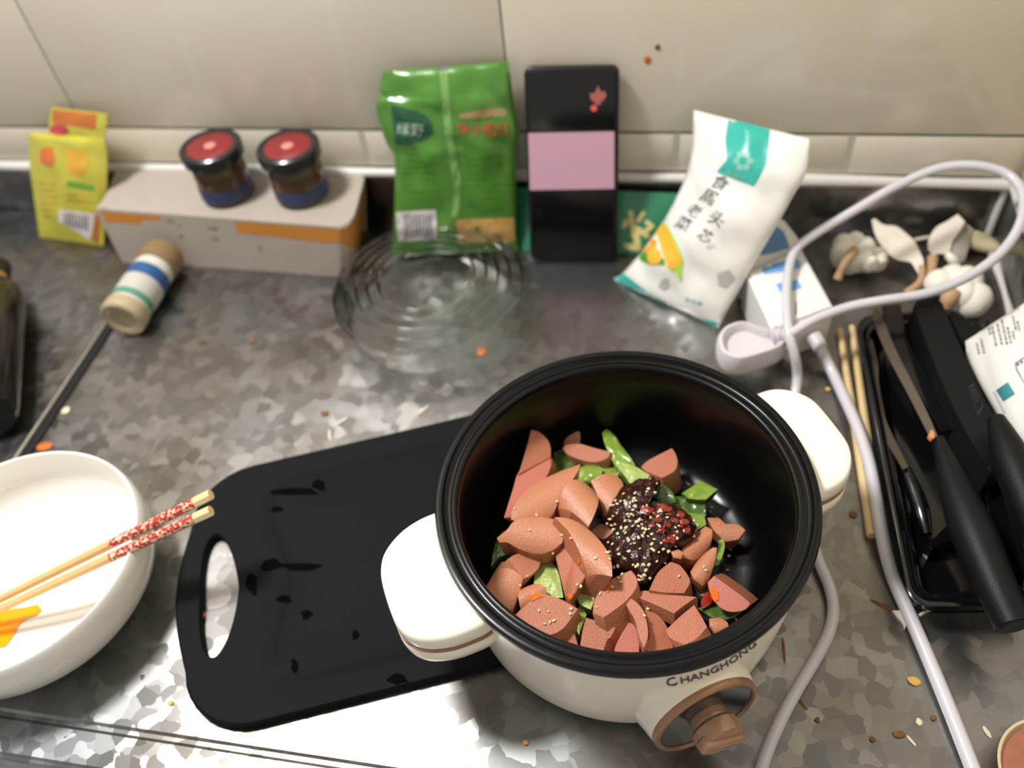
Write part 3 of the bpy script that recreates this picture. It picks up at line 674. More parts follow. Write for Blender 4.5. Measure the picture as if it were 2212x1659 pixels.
decal(bvG, [[(872+k*7.2, 462), (872+k*7.2+random.uniform(2,5), 462), (875+k*7.2+random.uniform(2,5), 512), (875+k*7.2, 512)] for k in range(9)], mat('barcode_ink', (128, 122, 128), .4), 'barcode_bars', gp, off=.0006)
decal(bvG, [[(985,474),(1110,470),(1112,522),(990,526)]], mat('tan_print', (186, 146, 82), .35, var=.2, scale=200), 'tan_picture', gp)

# phone
pB0, pB1 = at(1146, 566, .0005), at(1332, 566, .0005); pT = aty(1234, 146, .6385); pp, pn = plane3(pB0, pB1, pT)
if pn.dot(CO - pp) < 0: pn = -pn
def rq(c4, r, n=6):
    """rounded quad from px corners TL TR BR BL, r as a fraction of the width"""
    P = []; A = [V(c) for c in c4]; W_ = (A[1] - A[0]).length; r = r * W_
    for i in range(4):
        p, a_, b_ = A[i], A[i - 1], A[(i + 1) % 4]; d1 = (a_ - p).normalized() * r; d2 = (b_ - p).normalized() * r
        for k in range(n + 1):
            t = k / n * PI / 2; P.append(p + d1 * (1 - math.sin(t)) + d2 * (1 - math.cos(t)))
    return P
ph = thing('smartphone', 'black smartphone with a pink rectangle on it leaning against the tiles', 'phone', (pB0 + pB1) / 2)
b = nb(); fr = [atp(q.x, q.y, pp, pn) for q in rq([(1131,146),(1338,143),(1333,567),(1146,567)], .085)]; c = sum(fr, V()) / len(fr)
rg = [[b.verts.new(c + (p - c) * k + pn * d) for p in fr] for k, d in ((.985, .0), (1, -.0012), (1, -.0062), (.985, -.0076))]
for A, B in zip(rg, rg[1:]):
    for i in range(len(fr)): b.faces.new((A[i], A[(i + 1) % len(fr)], B[(i + 1) % len(fr)], B[i]))
b.faces.new(rg[0]); b.faces.new(rg[-1])
pbody = build('phone_body', b, mat('phone_black', (14, 14, 16), .35), ph, ang=50)
bvp = bvh_of(pbody)
scr = decal(bvp, [[tuple(q) for q in rq([(1140,157),(1329,154),(1325,556),(1153,556)], .06)]], mat('phone_glass', (12, 12, 13), .1, var=.05, coat=.4), 'screen', ph, off=.0004, cell=60)
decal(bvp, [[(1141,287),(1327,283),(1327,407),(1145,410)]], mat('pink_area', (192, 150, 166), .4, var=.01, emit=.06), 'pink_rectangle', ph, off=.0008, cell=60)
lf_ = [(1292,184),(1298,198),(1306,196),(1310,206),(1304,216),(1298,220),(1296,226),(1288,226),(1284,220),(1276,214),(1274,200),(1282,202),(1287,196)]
decal(bvp, [lf_], mat('flower_shape', (160, 92, 82), .4, var=.4, scale=400, emit=.08), 'small_flower_shape', ph, off=.0008)  # reddish flower-shaped decal with slight emission
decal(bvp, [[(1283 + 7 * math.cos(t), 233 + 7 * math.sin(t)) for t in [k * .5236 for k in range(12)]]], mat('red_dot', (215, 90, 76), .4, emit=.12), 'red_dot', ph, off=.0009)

# green packet behind the phone
pk = thing('green_snack_packet', 'dark green packet printed with pale yellow strips, behind phone and white pouch', 'packet', at(1290, 540, 0))
pl = plane3(at(1150, 540, .001), at(1400, 549, .001), aty(1300, 408, .6425))
pb = bag('packet_body', [((1116,404),(1478,418)), ((1118,450),(1470,460)), ((1120,500),(1458,508)), ((1124,541),(1440,552))], pl, .004, mat('green_packet_film', (50, 128, 92), .3, var=.1, coat=.4), pk, crinkle=.001)
bvk = bvh_of(pb)
def k3(x, y): return (1300 + x / 8.295, 380 + y / 8.295)
ST = [((520,660),(570,1060),100), ((740,670),(650,800),80), ((810,830),(900,900),80), ((600,930),(800,1060),100), ((620,1060),(640,1260),120), ((440,1250),(640,1290),110), ((400,900),(440,820),90), ((900,900),(800,980),90)]
for i, (a_, b_, w_) in enumerate(ST):
    A = k3(*a_); B = k3(*b_); decal(bvk, [stroke(A[0], A[1], B[0], B[1], w_ / 8.295)], mat('pale_yellow_ink', (212, 202, 132), .4), 'printed_strip', pk, off=.0004 + i * .0001)

# white pouch of pickles
wp = thing('white_pickle_pouch', 'white plastic pouch with teal label and yellow pickle picture, leaning at the right', 'pouch', at(1450, 650, 0))
pl = plane3(at(1336, 602, .001), at(1553, 704, .001), aty(1500, 240, .636))
WFILM = mat('white_film', (228, 227, 220), .22, var=.03, scale=30, coat=.6, bump=.35, bscale=80)
wbg = bag('pouch_body', [((1500,238),(1748,300)), ((1497,290),(1745,348)), ((1494,330),(1736,385)), ((1480,385),(1712,425)), ((1455,440),(1682,480)), ((1425,490),(1652,530)), ((1390,540),(1622,580)), ((1364,570),(1597,625)), ((1342,594),(1572,668)), ((1322,604),(1552,708))], pl, .016, WFILM, wp, crinkle=.0055, freq=48, pw=.55, seed_=2)
bvW = bvh_of(wbg)
TEAL = mat('teal_ink', (52, 172, 156), .3, var=.03, coat=.5)
decal(bvW, [[(1573,256),(1663,280),(1657,348),(1640,385),(1628,403),(1548,372),(1570,345),(1567,300)]], TEAL, 'teal_label', wp)
PT = mat('pale_teal_ink', (124, 190, 178), .4)
pet = []
for k in range(6):
    a = k * PI / 3; cx_, cy_ = 1606 + 14 * math.cos(a), 348 + 15 * math.sin(a); pet.append([(cx_ + 8 * math.cos(t), cy_ + 8 * math.sin(t)) for t in [j * .785 for j in range(8)]])
decal(bvW, pet, PT, 'flower_emblem', wp, off=.0007)
textdecal(bvW, '榨菜园', (1568, 376), (14, 5.5), (3, -13), PT, 'label_lettering', wp, off=.0008)
DK = mat('black_ink', (52, 50, 48), .4)
for ch, x, y, s_ in (('食', 1533, 398, 38), ('周', 1510, 428, 38), ('老', 1480, 458, 34), ('菜', 1455, 486, 36), ('头', 1526, 475, 38), ('芯', 1503, 512, 34)):
    textdecal(bvW, ch, (x, y), (s_ * .84, s_ * .42), (s_ * .52, -s_ * .78), DK, 'black_character', wp, off=.0006)
decal(bvW, bars(1526, 534, 1544, 530, 9, 1), mat('grey_blur_ink', (196, 194, 190), .4), 'small_grey_mark', wp, off=.0006)
YL = mat('pickle_yellow', (236, 176, 56), .35, var=.08, scale=60); YG = mat('leaf_green', (170, 214, 70), .35, var=.1); LG = mat('dark_leaf', (88, 146, 54), .35, var=.1)
def k4(L_): return [(1380 + x / 6.381, 360 + y / 6.381) for x, y in L_]
decal(bvW, [k4([(0,1180),(130,1190),(350,1270),(360,1360),(150,1350),(20,1290)])], LG, 'leaf_print', wp, off=.0005)
decal(bvW, [k4([(250,800),(330,740),(400,820),(500,1000),(590,1200),(620,1300),(590,1420),(600,1560),(570,1580),(520,1460),(400,1400),(340,1200),(270,1000)])], YG, 'leaf_print', wp, off=.0006)
decal(bvW, [k4([(270,780),(320,745),(380,820),(470,1000),(570,1210),(590,1310),(540,1370),(460,1420),(400,1380),(330,1180),(255,950),(248,850)])], YL, 'pickle_print', wp, off=.0008)
decal(bvW, [k4([(20,1170),(50,1080),(110,1000),(180,990),(250,1020),(240,1120),(180,1180)])], mat('pickle_orange', (228, 150, 44), .35), 'pickle_print', wp, off=.0009)
decal(bvW, [k4([(130,1200),(180,1110),(240,1110),(310,1180),(320,1280),(270,1340),(170,1340),(135,1290)])], YL, 'pickle_print', wp, off=.0011)
decal(bvW, [[(1322,598),(1346,588),(1400,632),(1480,676),(1555,698),(1552,712),(1480,690),(1400,652),(1330,610)]], TEAL, 'teal_bottom_band', wp, off=.0005)
for q in ([(1430,604),(1442,600),(1446,618),(1436,628),(1422,620)], [(1550,590),(1575,582),(1588,600),(1570,622),(1552,616)]):
    decal(bvW, [q], mat('grey_print', (178, 176, 172), .4, var=.1), 'grey_print', wp, off=.0006)
textdecal(bvW, '净含量', (1478, 648), (13, 4), (2, -9), TEAL, 'small_teal_lettering', wp, off=.0007)

# yellow sachet at the far left
ys = thing('yellow_sachet', 'folded yellow seasoning sachet with an orange top, leaning in the left corner', 'sachet', at(150, 520, 0))
pl = plane3(at(88, 512, .001), at(222, 531, .001), aty(150, 235, .636)); YF = mat('yellow_film', (186, 178, 66), .3, var=.12, scale=40, coat=.4, bump=.3, bscale=90)
yb_ = bag('sachet_body', [((66,285),(226,300)), ((62,300),(231,335)), ((68,380),(231,400)), ((78,450),(228,460)), ((88,512),(224,531))], pl, .006, YF, ys, crinkle=.003, freq=50, nu=20)
pl2 = (pl[0] - V((0, -.003, 0)), pl[1])
yf_ = bag('upper_flap', [((112,232),(233,246)), ((108,262),(228,290)), ((104,300),(226,318))], pl2, .003, YF, ys, nu=14)
bvY = bvh_of(yb_, yf_); OR = mat('orange_ink', (180, 104, 48), .35)
decal(bvY, [[(114,236),(210,246),(207,280),(113,265)]], OR, 'orange_band', ys)
decal(bvY, [[(128 + 20 * math.cos(t), 280 + 13 * math.sin(t)) for t in [k * .5236 for k in range(12)]]], mat('magenta_ink', (190, 66, 76), .35), 'red_badge', ys, off=.0008)
decal(bvY, [[(86,322),(112,316),(120,345),(112,362),(88,352)]], mat('salmon_ink', (212, 116, 62), .35), 'food_print', ys)
decal(bvY, [[(143,322),(185,326),(192,350),(178,380),(146,375)]], mat('ochre_ink', (214, 164, 58), .35), 'food_print', ys)
decal(bvY, bars(84, 396, 120, 398, 4, 6, 2, 14) + bars(146, 420, 200, 424, 4, 2, 0, 12), mat('brown_ink', (190, 150, 50), .4), 'fine_print', ys)
decal(bvY, [[(145,390),(205,401),(204,414),(144,403)]], mat('green_bar', (98, 150, 60), .4), 'green_bar', ys)
decal(bvY, [[(128,452),(206,462),(196,520),(165,498),(126,478)]], mat('barcode_paper', (206, 200, 196), .4), 'barcode_panel', ys)
decal(bvY, [[(138+k*7, 458+k), (138+k*7+random.uniform(2,5), 458+k), (138+k*7+4, 484+k*2), (138+k*7, 484+k*2)] for k in range(8)], mat('barcode_ink', (128, 122, 128), .4), 'barcode_bars', ys, off=.0006)
decal(bvY, [[(206,462),(216,463),(214,527),(198,520)]], OR, 'orange_band', ys)

# carton with two jars
CT = .058
cb = thing('white_carton', 'white cardboard carton with orange stripes holding two sauce jars', 'carton', at(490, 560, 0))
b = nb()
tpx = [(213,447),(232,415),(262,352),(285,335),(330,332),(520,345),(770,358),(786,372),(784,395),(766,460),(755,480),(735,490),(700,488),(460,470),(225,452)]
bpx = [(268,560),(285,530),(300,475),(315,462),(350,462),(530,475),(770,490),(782,500),(780,515),(768,570),(758,590),(742,598),(705,597),(480,580),(285,570)]
tp = [at(x, y, CT) for x, y in tpx]; bt = [at(x, y, .0005) for x, y in bpx]
for p in tp + bt: p.y = min(p.y, .6465)
def cr2(P): return crom(P, 3, closed=True)
fa, fb, sd = prism(b, cr2(tp), cr2(bt)); bmesh.ops.bevel(b, geom=list(fa.edges), offset=.0016, segments=3, affect='EDGES')
CARD = mat('white_card', (164, 154, 142), .6, var=.06, scale=25, bump=.25, bscale=60)
cbody = build('carton_body', b, CARD, cb, ang=40); bvC = bvh_of(cbody)
OS = mat('orange_stripe', (190, 124, 48), .45, var=.05)
for q in ([(217,456),(345,467),(350,488),(230,479)], [(505,477),(640,488),(728,495),(742,524),(700,524),(640,516),(515,503)], [(728,496),(745,494),(762,482),(772,462),(783,420),(789,392),(800,400),(800,470),(775,540),(752,534),(741,524)]):
    decal(bvC, [q], OS, 'orange_stripe', cb)
decal(bvC, bars(358, 478, 376, 480, 9, 1) + bars(385, 488, 470, 494, 6, 2, 2, 22) + bars(560, 530, 566, 545, 4, 1), mat('grey_green_ink', (120, 122, 110), .5), 'printed_text', cb)
def jar(x, y, label, tilt):
    B = at(x, y, CT + .0004); j = thing('sauce_jar', label, 'jar', B, 'sauce jars on the carton')
    G_ = mat('jar_glass', (150, 120, 90), .05, var=.02, trans=.75, ior=1.3, coat=.3)
    b = nb(); lathe(b, [(0, .0), (.021, .0), (.0235, .002), (.0245, .008), (.0245, .030), (.0235, .034), (.0215, .037), (.0215, .044), (.0195, .0445), (0, .0445)], B, n=40); g_ = build('glass_body', b, G_, j)
    b = nb(); lathe(b, [(0, .0015), (.021, .0015), (.0226, .004), (.0235, .008), (.0235, .024), (.021, .026), (0, .0265)], B, n=32); build('dark_sauce', b, mat('dark_jar_sauce', (58, 26, 22), .35, var=.4, scale=150), g_)
    b = nb(); lathe(b, [(.0247, .004), (.0252, .0045), (.0252, .0165), (.0247, .0175)], B, n=40); build('blue_label', b, mat('blue_label', (48, 54, 84), .45, var=.3, scale=90), j)
    T = B + V((0, 0, .0405))
    b = nb(); lathe(b, [(.0225, 0), (.0268, .0), (.0282, .0015), (.0286, .0095), (.0280, .0118), (.0262, .0130), (.0235, .0126), (.0215, .0118), (0, .0118)], T, n=48); cp = build('lid', b, mat('lid_black', (30, 32, 30), .3, coat=.3), j)
    b = nb(); lathe(b, [(0, .0122), (.0205, .0122), (.0212, .0118), (0, .0116)], T, n=40); build('red_disc', b, mat('lid_red', (128, 40, 40), .35, var=.15, scale=120), cp)
    b = nb(); lathe(b, [(0, .0128), (.0045, .0128), (.0055, .0123), (0, .0121)], T, n=20); build('centre_print', b, mat('lid_pink', (196, 130, 122), .35), cp)
    return j
jar(496, 418, 'small sauce jar with black and red lid, left one on the carton', 0)
jar(656, 420, 'small sauce jar with black and red lid, right one on the carton', 0)

# spice shaker lying down
A0 = at(262, 692, .0205); A1 = at(356, 548, .0205); ax = (A1 - A0); ax.z = 0; Ls = ax.length; ax.normalize()
sk = thing('spice_shaker', 'plastic spice shaker with a blue and green label lying in front of the carton', 'spice shaker', V((A0.x, A0.y, 0)))
b = nb(); lathe(b, [(0, .002), (.012, .002), (.0135, .0005), (.0175, 0), (.0195, .0015), (.0200, .004), (.0200, .012), (.0195, .0145), (.018, .015), (0, .015)], A0, ax, n=40); build('base_cap', b, mat('cream_cap', (170, 154, 124), .4), sk)
b = nb(); lathe(b, [(0, .0145), (.0185, .0145), (.0188, .018), (.0188, Ls * .72), (.0175, Ls * .76), (0, Ls * .76)], A0, ax, n=40); sbd = build('bottle_body', b, mat('clear_bottle', (205, 205, 195), .2, coat=.3), sk)
bvS = None
for z0, z1, m_ in ((.017, .024, mat('label_green', (84, 138, 116), .4)), (.024, .044, mat('label_white', (184, 182, 174), .4, var=.06)), (.044, .058, mat('label_blue', (44, 84, 134), .4, var=.1))):
    b = nb(); lathe(b, [(.0187, z0), (.0192, z0 + .0002), (.0192, z1), (.0187, z1)], A0, ax, n=40); build('label_band', b, m_, sk)
b = nb(); lathe(b, [(0, Ls * .755), (.0165, Ls * .755), (.0195, Ls * .78), (.0195, Ls * .97), (.0185, Ls), (0, Ls)], A0, ax, n=40); build('grinder_cap', b, mat('tan_cap', (130, 108, 76), .4), sk)

# dark sauce bottle at the very left
B0 = at(-4, 572, .026); B1 = at(-40, 900, .030); ax = (B1 - B0).normalized(); Lb = (B1 - B0).length
sb_ = thing('sauce_bottle', 'dark sauce bottle lying down, cut off by the left edge', 'bottle', V((B0.x, B0.y, 0)))
b = nb(); lathe(b, [(0, 0), (.009, .0), (.0115, .003), (.0118, .018), (.0105, .021), (0, .021)], B0, ax, n=32); build('bottle_cap', b, BLACK, sb_)
b = nb(); lathe(b, [(0, .0205), (.0095, .0205), (.0105, .024), (.0125, .034), (0, .034)], B0, ax, n=32); build('amber_neck', b, mat('amber', (150, 108, 50), .3, coat=.4), sb_)
b = nb(); lathe(b, [(0, .0335), (.0128, .0335), (.021, .045), (.0255, .058), (.0262, .075), (.0262, Lb - .006), (.024, Lb), (0, Lb)], B0, ax, n=40); build('bottle_body', b, mat('dark_glass', (24, 20, 20), .16, coat=.4), sb_)

# clear plastic dish cover with stepped rings
LC = at(925, 600, .036); LC.z = .0005; LC.y -= .004
CLR = bpy.data.materials.new('clear_plastic'); CLR.use_nodes = True; _n = CLR.node_tree.nodes; _l = CLR.node_tree.links
_t = _n.new('ShaderNodeBsdfTransparent'); _t.inputs[0].default_value = (.975, .98, .97, 1); _g = _n.new('ShaderNodeBsdfGlossy'); _g.inputs['Roughness'].default_value = .06
_f = _n.new('ShaderNodeFresnel'); _f.inputs[0].default_value = 1.22; _m = _n.new('ShaderNodeMixShader'); _l.new(_f.outputs[0], _m.inputs[0]); _l.new(_t.outputs[0], _m.inputs[1]); _l.new(_g.outputs[0], _m.inputs[2]); _l.new(_m.outputs[0], _n['Material Output'].inputs[0])
prof = [(.074, .0), (.0755, .004), (.081, .024), (.083, .030)]
for r_, z_ in ((.082, .033), (.072, .0355), (.062, .0375), (.052, .039), (.042, .040)):
    prof.append((r_ - .0075, z_ - .0004))
prof.append((0, .0385))
cv = thing('clear_dish_cover', 'clear plastic dish cover with stepped rings between green pouch and cooking pot', 'cover', LC)
b = nb(); lathe(b, prof, LC, n=96); build('cover_shell', b, CLR, cv, ang=60)
CL2 = CLR.copy(); CL2.name = 'clear_ring'; 
for q in CL2.node_tree.nodes:
    if q.bl_idname == 'ShaderNodeFresnel': q.inputs[0].default_value = 1.33
    if q.bl_idname == 'ShaderNodeBsdfGlossy': q.inputs['Roughness'].default_value = .16
for r_, z_ in ((.0815, .0340), (.0715, .0362), (.0615, .0382), (.0515, .0398), (.0415, .0408)):
    b = nb(); tube(b, [(LC.x + r_ * math.cos(a), LC.y + r_ * math.sin(a), z_) for a in [2 * PI * k / 96 for k in range(97)]], .00125, n=10, smooth=False, caps=False); build('raised_ring', b, CL2, cv)

# ------------------------------------------------------------------ power strip, adapter, cords
WPL = mat('white_plastic', (232, 231, 228), .3, var=.015, coat=.2); GPL = mat('grey_white_plastic', (206, 203, 206), .35, var=.03)
ps = thing('power_strip', 'white power strip block with blue tape beside the garlic', 'power strip', at(1705, 640, 0))
b = nb(); slab(b, [(1612,588),(1730,533),(1802,664),(1670,714)], .040, .0008, bev=.0022); pst = build('housing', b, WPL, ps, ang=40); bvT = bvh_of(pst)
BT = mat('blue_tape', (112, 168, 222), .45, var=.06)
def k5(L_): return [(1300 + x / 2.963, 180 + y / 2.963) for x, y in L_]
decal(bvT, [k5([(1005,1165),(1262,1128),(1275,1180),(1200,1200),(1040,1222)])], BT, 'blue_tape', ps); decal(bvT, [k5([(1115,1285),(1250,1258),(1282,1310),(1200,1335),(1140,1338)])], BT, 'blue_tape', ps)
decal(bvT, [k5([(1240,1400),(1247,1400),(1246,1480),(1238,1480)])], INK, 'slot_mark', ps, off=.0004)
b = nb(); q0 = at(1757, 728, .020); q1 = at(1773, 752, .018)
tube(b, [q0, q0.lerp(q1, .5), q1], lambda t: .0068 - .0012 * t, n=20, sub=6); build('cable_collar', b, GPL, ps)
ad = thing('power_adapter', 'white adapter with a blue label, half hidden behind the white pouch', 'adapter', at(1680, 530, 0))
b = nb(); slab(b, [(1600,575),(1632,500),(1655,474),(1688,470),(1712,500),(1734,530),(1616,583)], .036, .0008, n=4, bev=.002); adb = build('housing', b, WPL, ad, ang=40); bvA = bvh_of(adb)
decal(bvA, [k5([(975,1105),(1000,1010),(1060,930),(1120,915),(1165,950),(1205,1055),(1085,1092)])], mat('blue_label_light', (94, 136, 184), .4, var=.08), 'blue_label', ad)
CRD = mat('cord_white', (205, 203, 208), .3, var=.02, coat=.3)
pg = thing('pot_power_cord', 'white power cord looping over the garlic, with a plug by the pot', 'cord', at(1640, 740, 0))
b = nb(); pts = [(1706,722,.046),(1760,690,.050),(1830,664,.052),(1900,650,.054),(1990,636,.054),(2060,613,.056),(2130,573,.064),(2180,525,.074),(2208,470,.086),(2208,415,.094),(2175,376,.098),(2110,358,.10),(2030,363,.096),(1940,400,.086),(1850,452,.074),(1765,503,.060),(1720,538,.052),(1703,585,.0475),(1699,650,.047),(1703,715,.046),(1716,765,.034),(1722,810,.016),(1718,850,.007),(1712,885,.005),(1716,960,.005),(1735,1080,.005),(1752,1160,.005),(1770,1215,.005),(1792,1268,.005),(1800,1315,.005),(1792,1362,.005),(1768,1412,.005),(1726,1482,.005),(1690,1548,.005),(1661,1612,.005),(1642,1670,.005),(1630,1740,.005)]
tube(b, [at(*p) for p in pts], .0037, n=14, sub=8); build('cord', b, CRD, pg)
b = nb()
op = [(1549,738),(1552,718),(1570,700),(1605,691),(1640,702),(1672,712),(1698,714),(1700,738),(1682,752),(1642,766),(1600,776),(1572,770),(1555,757)]
P = [at(p.x, p.y, .038) for p in refine(op, 5, 70)]; c = sum(P, V()) / len(P); rg = []
for k, z in ((.62, .031), (.72, .0315), (.76, .036), (.84, .0385), (.93, .038), (1.0, .034), (1.0, .024), (.93, .019), (.8, .0175)): rg.append([b.verts.new(V((c.x + (p.x - c.x) * k, c.y + (p.y - c.y) * k, z))) for p in P])
for A, B in zip(rg, rg[1:]):
    for i in range(len(P)): b.faces.new((A[i], A[(i + 1) % len(P)], B[(i + 1) % len(P)], B[i]))
b.faces.new(rg[0]); b.faces.new(rg[-1]); build('plug', b, GPL, pg, ang=50)
b = nb(); q0 = at(1672, 724, .036); q1 = at(1712, 722, .042)
tube(b, [q0, q1], lambda t: .0062 + .0012 * math.sin(t * 6 * PI), n=18, sub=36); build('strain_relief', b, GPL, pg)
b = nb()
for x, y in ((1678,752),(1696,758),(1706,768)): blob(b, at(x, y, .012), (.0055, .005, .006), .1)
tag(build('plug_cap', b, GPL), 'lumpy grey white plastic end hanging below the plug', 'plug')
b = nb(); pts = [(1768,745,.019),(1780,768,.012),(1800,808,.006),(1822,855,.006),(1845,905,.010),(1864,955,.0115),(1880,1010,.0115),(1892,1075,.0115),(1902,1135,.011),(1914,1195,.008),(1932,1255,.005),(1960,1318,.005),(1998,1405,.005),(2042,1510,.005),(2080,1605,.005),(2112,1690,.005),(2125,1740,.005)]
tube(b, [at(*p) for p in pts], .0043, n=14, sub=8); tag(build('extension_cord', b, CRD), 'thick white cord running from the power strip past the knife tray', 'cord')

# ------------------------------------------------------------------ bowl, egg, chopsticks
BC = V((-.4171, .2180, 0)); bl = thing('white_bowl', 'white porcelain bowl with traces of beaten egg, at the left edge', 'bowl', BC)
b = nb(); lathe(b, [(0, .003), (.036, .003), (.038, .0005), (.043, .0005), (.0455, .0025), (.060, .006), (.074, .014), (.0825, .026), (.0865, .040), (.0868, .050), (.0850, .0592), (.0840, .0606), (.0826, .0602), (.0835, .048), (.0815, .036), (.072, .0195), (.052, .0105), (.03, .008), (0, .0075)], BC, n=96)
PORC = mat('porcelain', (238, 236, 228), .1, var=.01, coat=.5); bo = build('bowl_body', b, PORC, bl, ang=50); bvO = bvh_of(bo)
EGG = mat('egg_yolk', (250, 160, 14), .12, var=.06, coat=.5)
eg = decal(bvO, [[(-60,1320),(0,1322),(30,1316),(62,1312),(82,1306),(92,1318),(80,1330),(60,1336),(42,1350),(28,1378),(12,1398),(-20,1404),(-60,1390)]], EGG, 'egg_yolk', None, .0009, 10)
tag(eg, 'orange streak of beaten egg yolk inside the white bowl', 'egg')
WOOD = mat('chopstick_wood', (222, 178, 122), .4, var=.12, scale=80); WL = mat('chopstick_end', (226, 200, 150), .4, var=.1)
def redpat():
    m = mat('red_pattern', (178, 62, 58), .4, var=.1); nt = m.node_tree; N = nt.nodes; L = nt.links; bs = N['Principled BSDF']; base = bs.inputs['Base Color'].links[0].from_socket
    g = N.new('ShaderNodeNewGeometry'); v = N.new('ShaderNodeTexVoronoi'); v.inputs['Scale'].default_value = 420; L.new(g.outputs['Position'], v.inputs['Vector'])
    r = N.new('ShaderNodeValToRGB'); r.color_ramp.interpolation = 'CONSTANT'; r.color_ramp.elements[0].color = (0, 0, 0, 1); r.color_ramp.elements[1].position = .56; r.color_ramp.elements[1].color = (1, 1, 1, 1); L.new(v.outputs['Distance'], r.inputs[0])
    mx = N.new('ShaderNodeMixRGB'); mx.inputs[1].default_value = s2l((226, 186, 150)) + (1,); L.new(r.outputs[0], mx.inputs[0]); 
    iv = N.new('ShaderNodeMixRGB'); iv.inputs[2].default_value = s2l((226, 190, 156)) + (1,); L.new(r.outputs[0], iv.inputs[0]); L.new(base, iv.inputs[1]); L.new(iv.outputs[0], bs.inputs['Base Color']); return m
RP = redpat()
def chop(p0, p1, f0, f1, label, r0=.0025, r1=.0034):
    a_, b_ = p0, p1; t = thing('chopstick', label, 'chopstick', a_, 'red patterned chopsticks in the bowl')
    def R_(f): return r0 + (r1 - r0) * min(1, f * 1.3)
    for nm, u0, u1, m_ in (('tapered_shaft', 0, f0, WOOD), ('red_patterned_grip', f0, f1, RP), ('plain_end', f1, 1, WL)):
        b = nb(); tube(b, [a_.lerp(b_, u0), a_.lerp(b_, (u0 + u1) / 2), a_.lerp(b_, u1)], lambda t_, u0=u0, u1=u1: R_(u0 + (u1 - u0) * t_), n=8, sub=2); build(nm, b, m_, t)
e1, e2 = at(456, 1068, .082), at(456, 1103, .078)
def tip(x, y, e, rim):
    r_ = at(*rim, .0645); d = (r_ - e); return e + d * ((.0125 - e.z) / d.z) if abs(d.z) > 1e-5 else r_
chop(at(-95, 1341, .0215), e1, .62, .94, 'patterned chopstick in the bowl, upper of the two')
chop(at(-95, 1360, .0205), e2, .62, .94, 'patterned chopstick in the bowl, lower of the two')
BW = mat('bamboo', (222, 194, 142), .5, var=.08, scale=60)
for a_, b_, l_ in (((1814,712,.0032),(1884,1158,.0036), 'plain wooden chopstick on the counter, the left one beside the tray'), ((1840,706,.0032),(1903,1160,.0036), 'plain wooden chopstick on the counter, the right one touching the tray')):
    b = nb(); tube(b, [at(*a_), at(*b_)], lambda t: .0024 + .0012 * t, n=8, sub=4); tag(build('wooden_chopstick', b, BW), l_, 'chopstick', 'plain chopsticks beside the knife tray')

# ------------------------------------------------------------------ knife tray and knives
tr = thing('knife_tray', 'shiny black plastic tray full of knives at the right edge', 'tray', at(2040, 1000, 0))
b = nb(); base = rq([(1846,682),(2085,664),(2275,1308),(1968,1306)], .17); P = [at(p.x, p.y, .026) for p in base]; c = sum(P, V()) / len(P); rg = []
def ins(P, c, d, z):
    o_ = []
    for p in P:
        v_ = V((p.x - c.x, p.y - c.y, 0)); hx = max(abs(q.x - c.x) for q in P); hy = max(abs(q.y - c.y) for q in P)
        o_.append(b.verts.new(V((c.x + v_.x * (1 - d / hx), c.y + v_.y * (1 - d / hy), z))))
    return o_
for d, z in ((.012, .0006), (.009, .002), (.005, .018), (.004, .0225), (.0, .0235), (-.0006, .0252), (.0008, .0262), (.003, .0258), (.005, .0235), (.0075, .0228), (.0095, .0225), (.0115, .019), (.014, .0085), (.017, .0062), (.021, .0058)): rg.append(ins(P, c, d, z))
for A, B in zip(rg, rg[1:]):
    for i in range(len(P)): b.faces.new((A[i], A[(i + 1) % len(P)], B[(i + 1) % len(P)], B[i]))
b.faces.new(rg[0]); b.faces.new(rg[-1]); GLB = mat('gloss_black', (11, 11, 13), .16, var=.1, coat=.3)
build('tray_shell', b, GLB, tr, ang=50)
b = nb(); slab(b, [(1978,672),(1986,648),(2008,638),(2032,648),(2050,692),(2090,780),(2130,868),(2165,930),(2178,1000),(2140,1020),(2085,930),(2030,815)], .044, .012, n=5, ang=50, bev=.0018)
MB = mat('matte_black', (11, 12, 13), .5, spec=.3, var=.1, bump=.15, bscale=900)
shd = thing('knife_sheath', 'long matte black knife sheath with a small badge, lying in the tray', 'sheath', at(2080, 850, .01)); sho = build('sheath_body', b, MB, shd); bvs = bvh_of(sho)
DG = mat('badge_grey', (58, 58, 60), .4)
qd = [(2092,836),(2103,830),(2124,878),(2112,898)]
decal(bvs, [[qd[i], qd[(i + 1) % 4], (qd[(i + 1) % 4][0] * .9 + 210.8, qd[(i + 1) % 4][1] * .9 + 86), (qd[i][0] * .9 + 210.8, qd[i][1] * .9 + 86)] for i in range(4)], DG, 'badge_frame', shd)
textdecal(bvs, 'BEDI', (2097, 842), (5.5, 14), (9, -5), DG, 'badge_lettering', shd)
def blade(name, poly, p0, n, th, m, label):
    t = None; P = [atp(q.x, q.y, p0, n) for q in refine(poly, 5, 50)]; bb = nb(); prism(bb, [p + n * th / 2 for p in P], [p - n * th / 2 for p in P]); return bb
STL = mat('knife_steel', (104, 96, 86), .26, metal=.9, var=.12, scale=40)
kf = thing('kitchen_knife', 'kitchen knife with a fat black handle, blade pointing away, largest in the tray', 'knife', at(2050, 1000, .03))
n1 = V((-.35, -.05, .93)).normalized(); p0 = at(2015, 930, .044)
build('blade', blade('b', [(1889,653),(1902,672),(1930,745),(1965,815),(2000,885),(2028,948),(2012,952),(1998,925),(1960,850),(1920,775),(1896,720),(1886,685)], p0, n1, .0016, STL, ''), STL, kf)
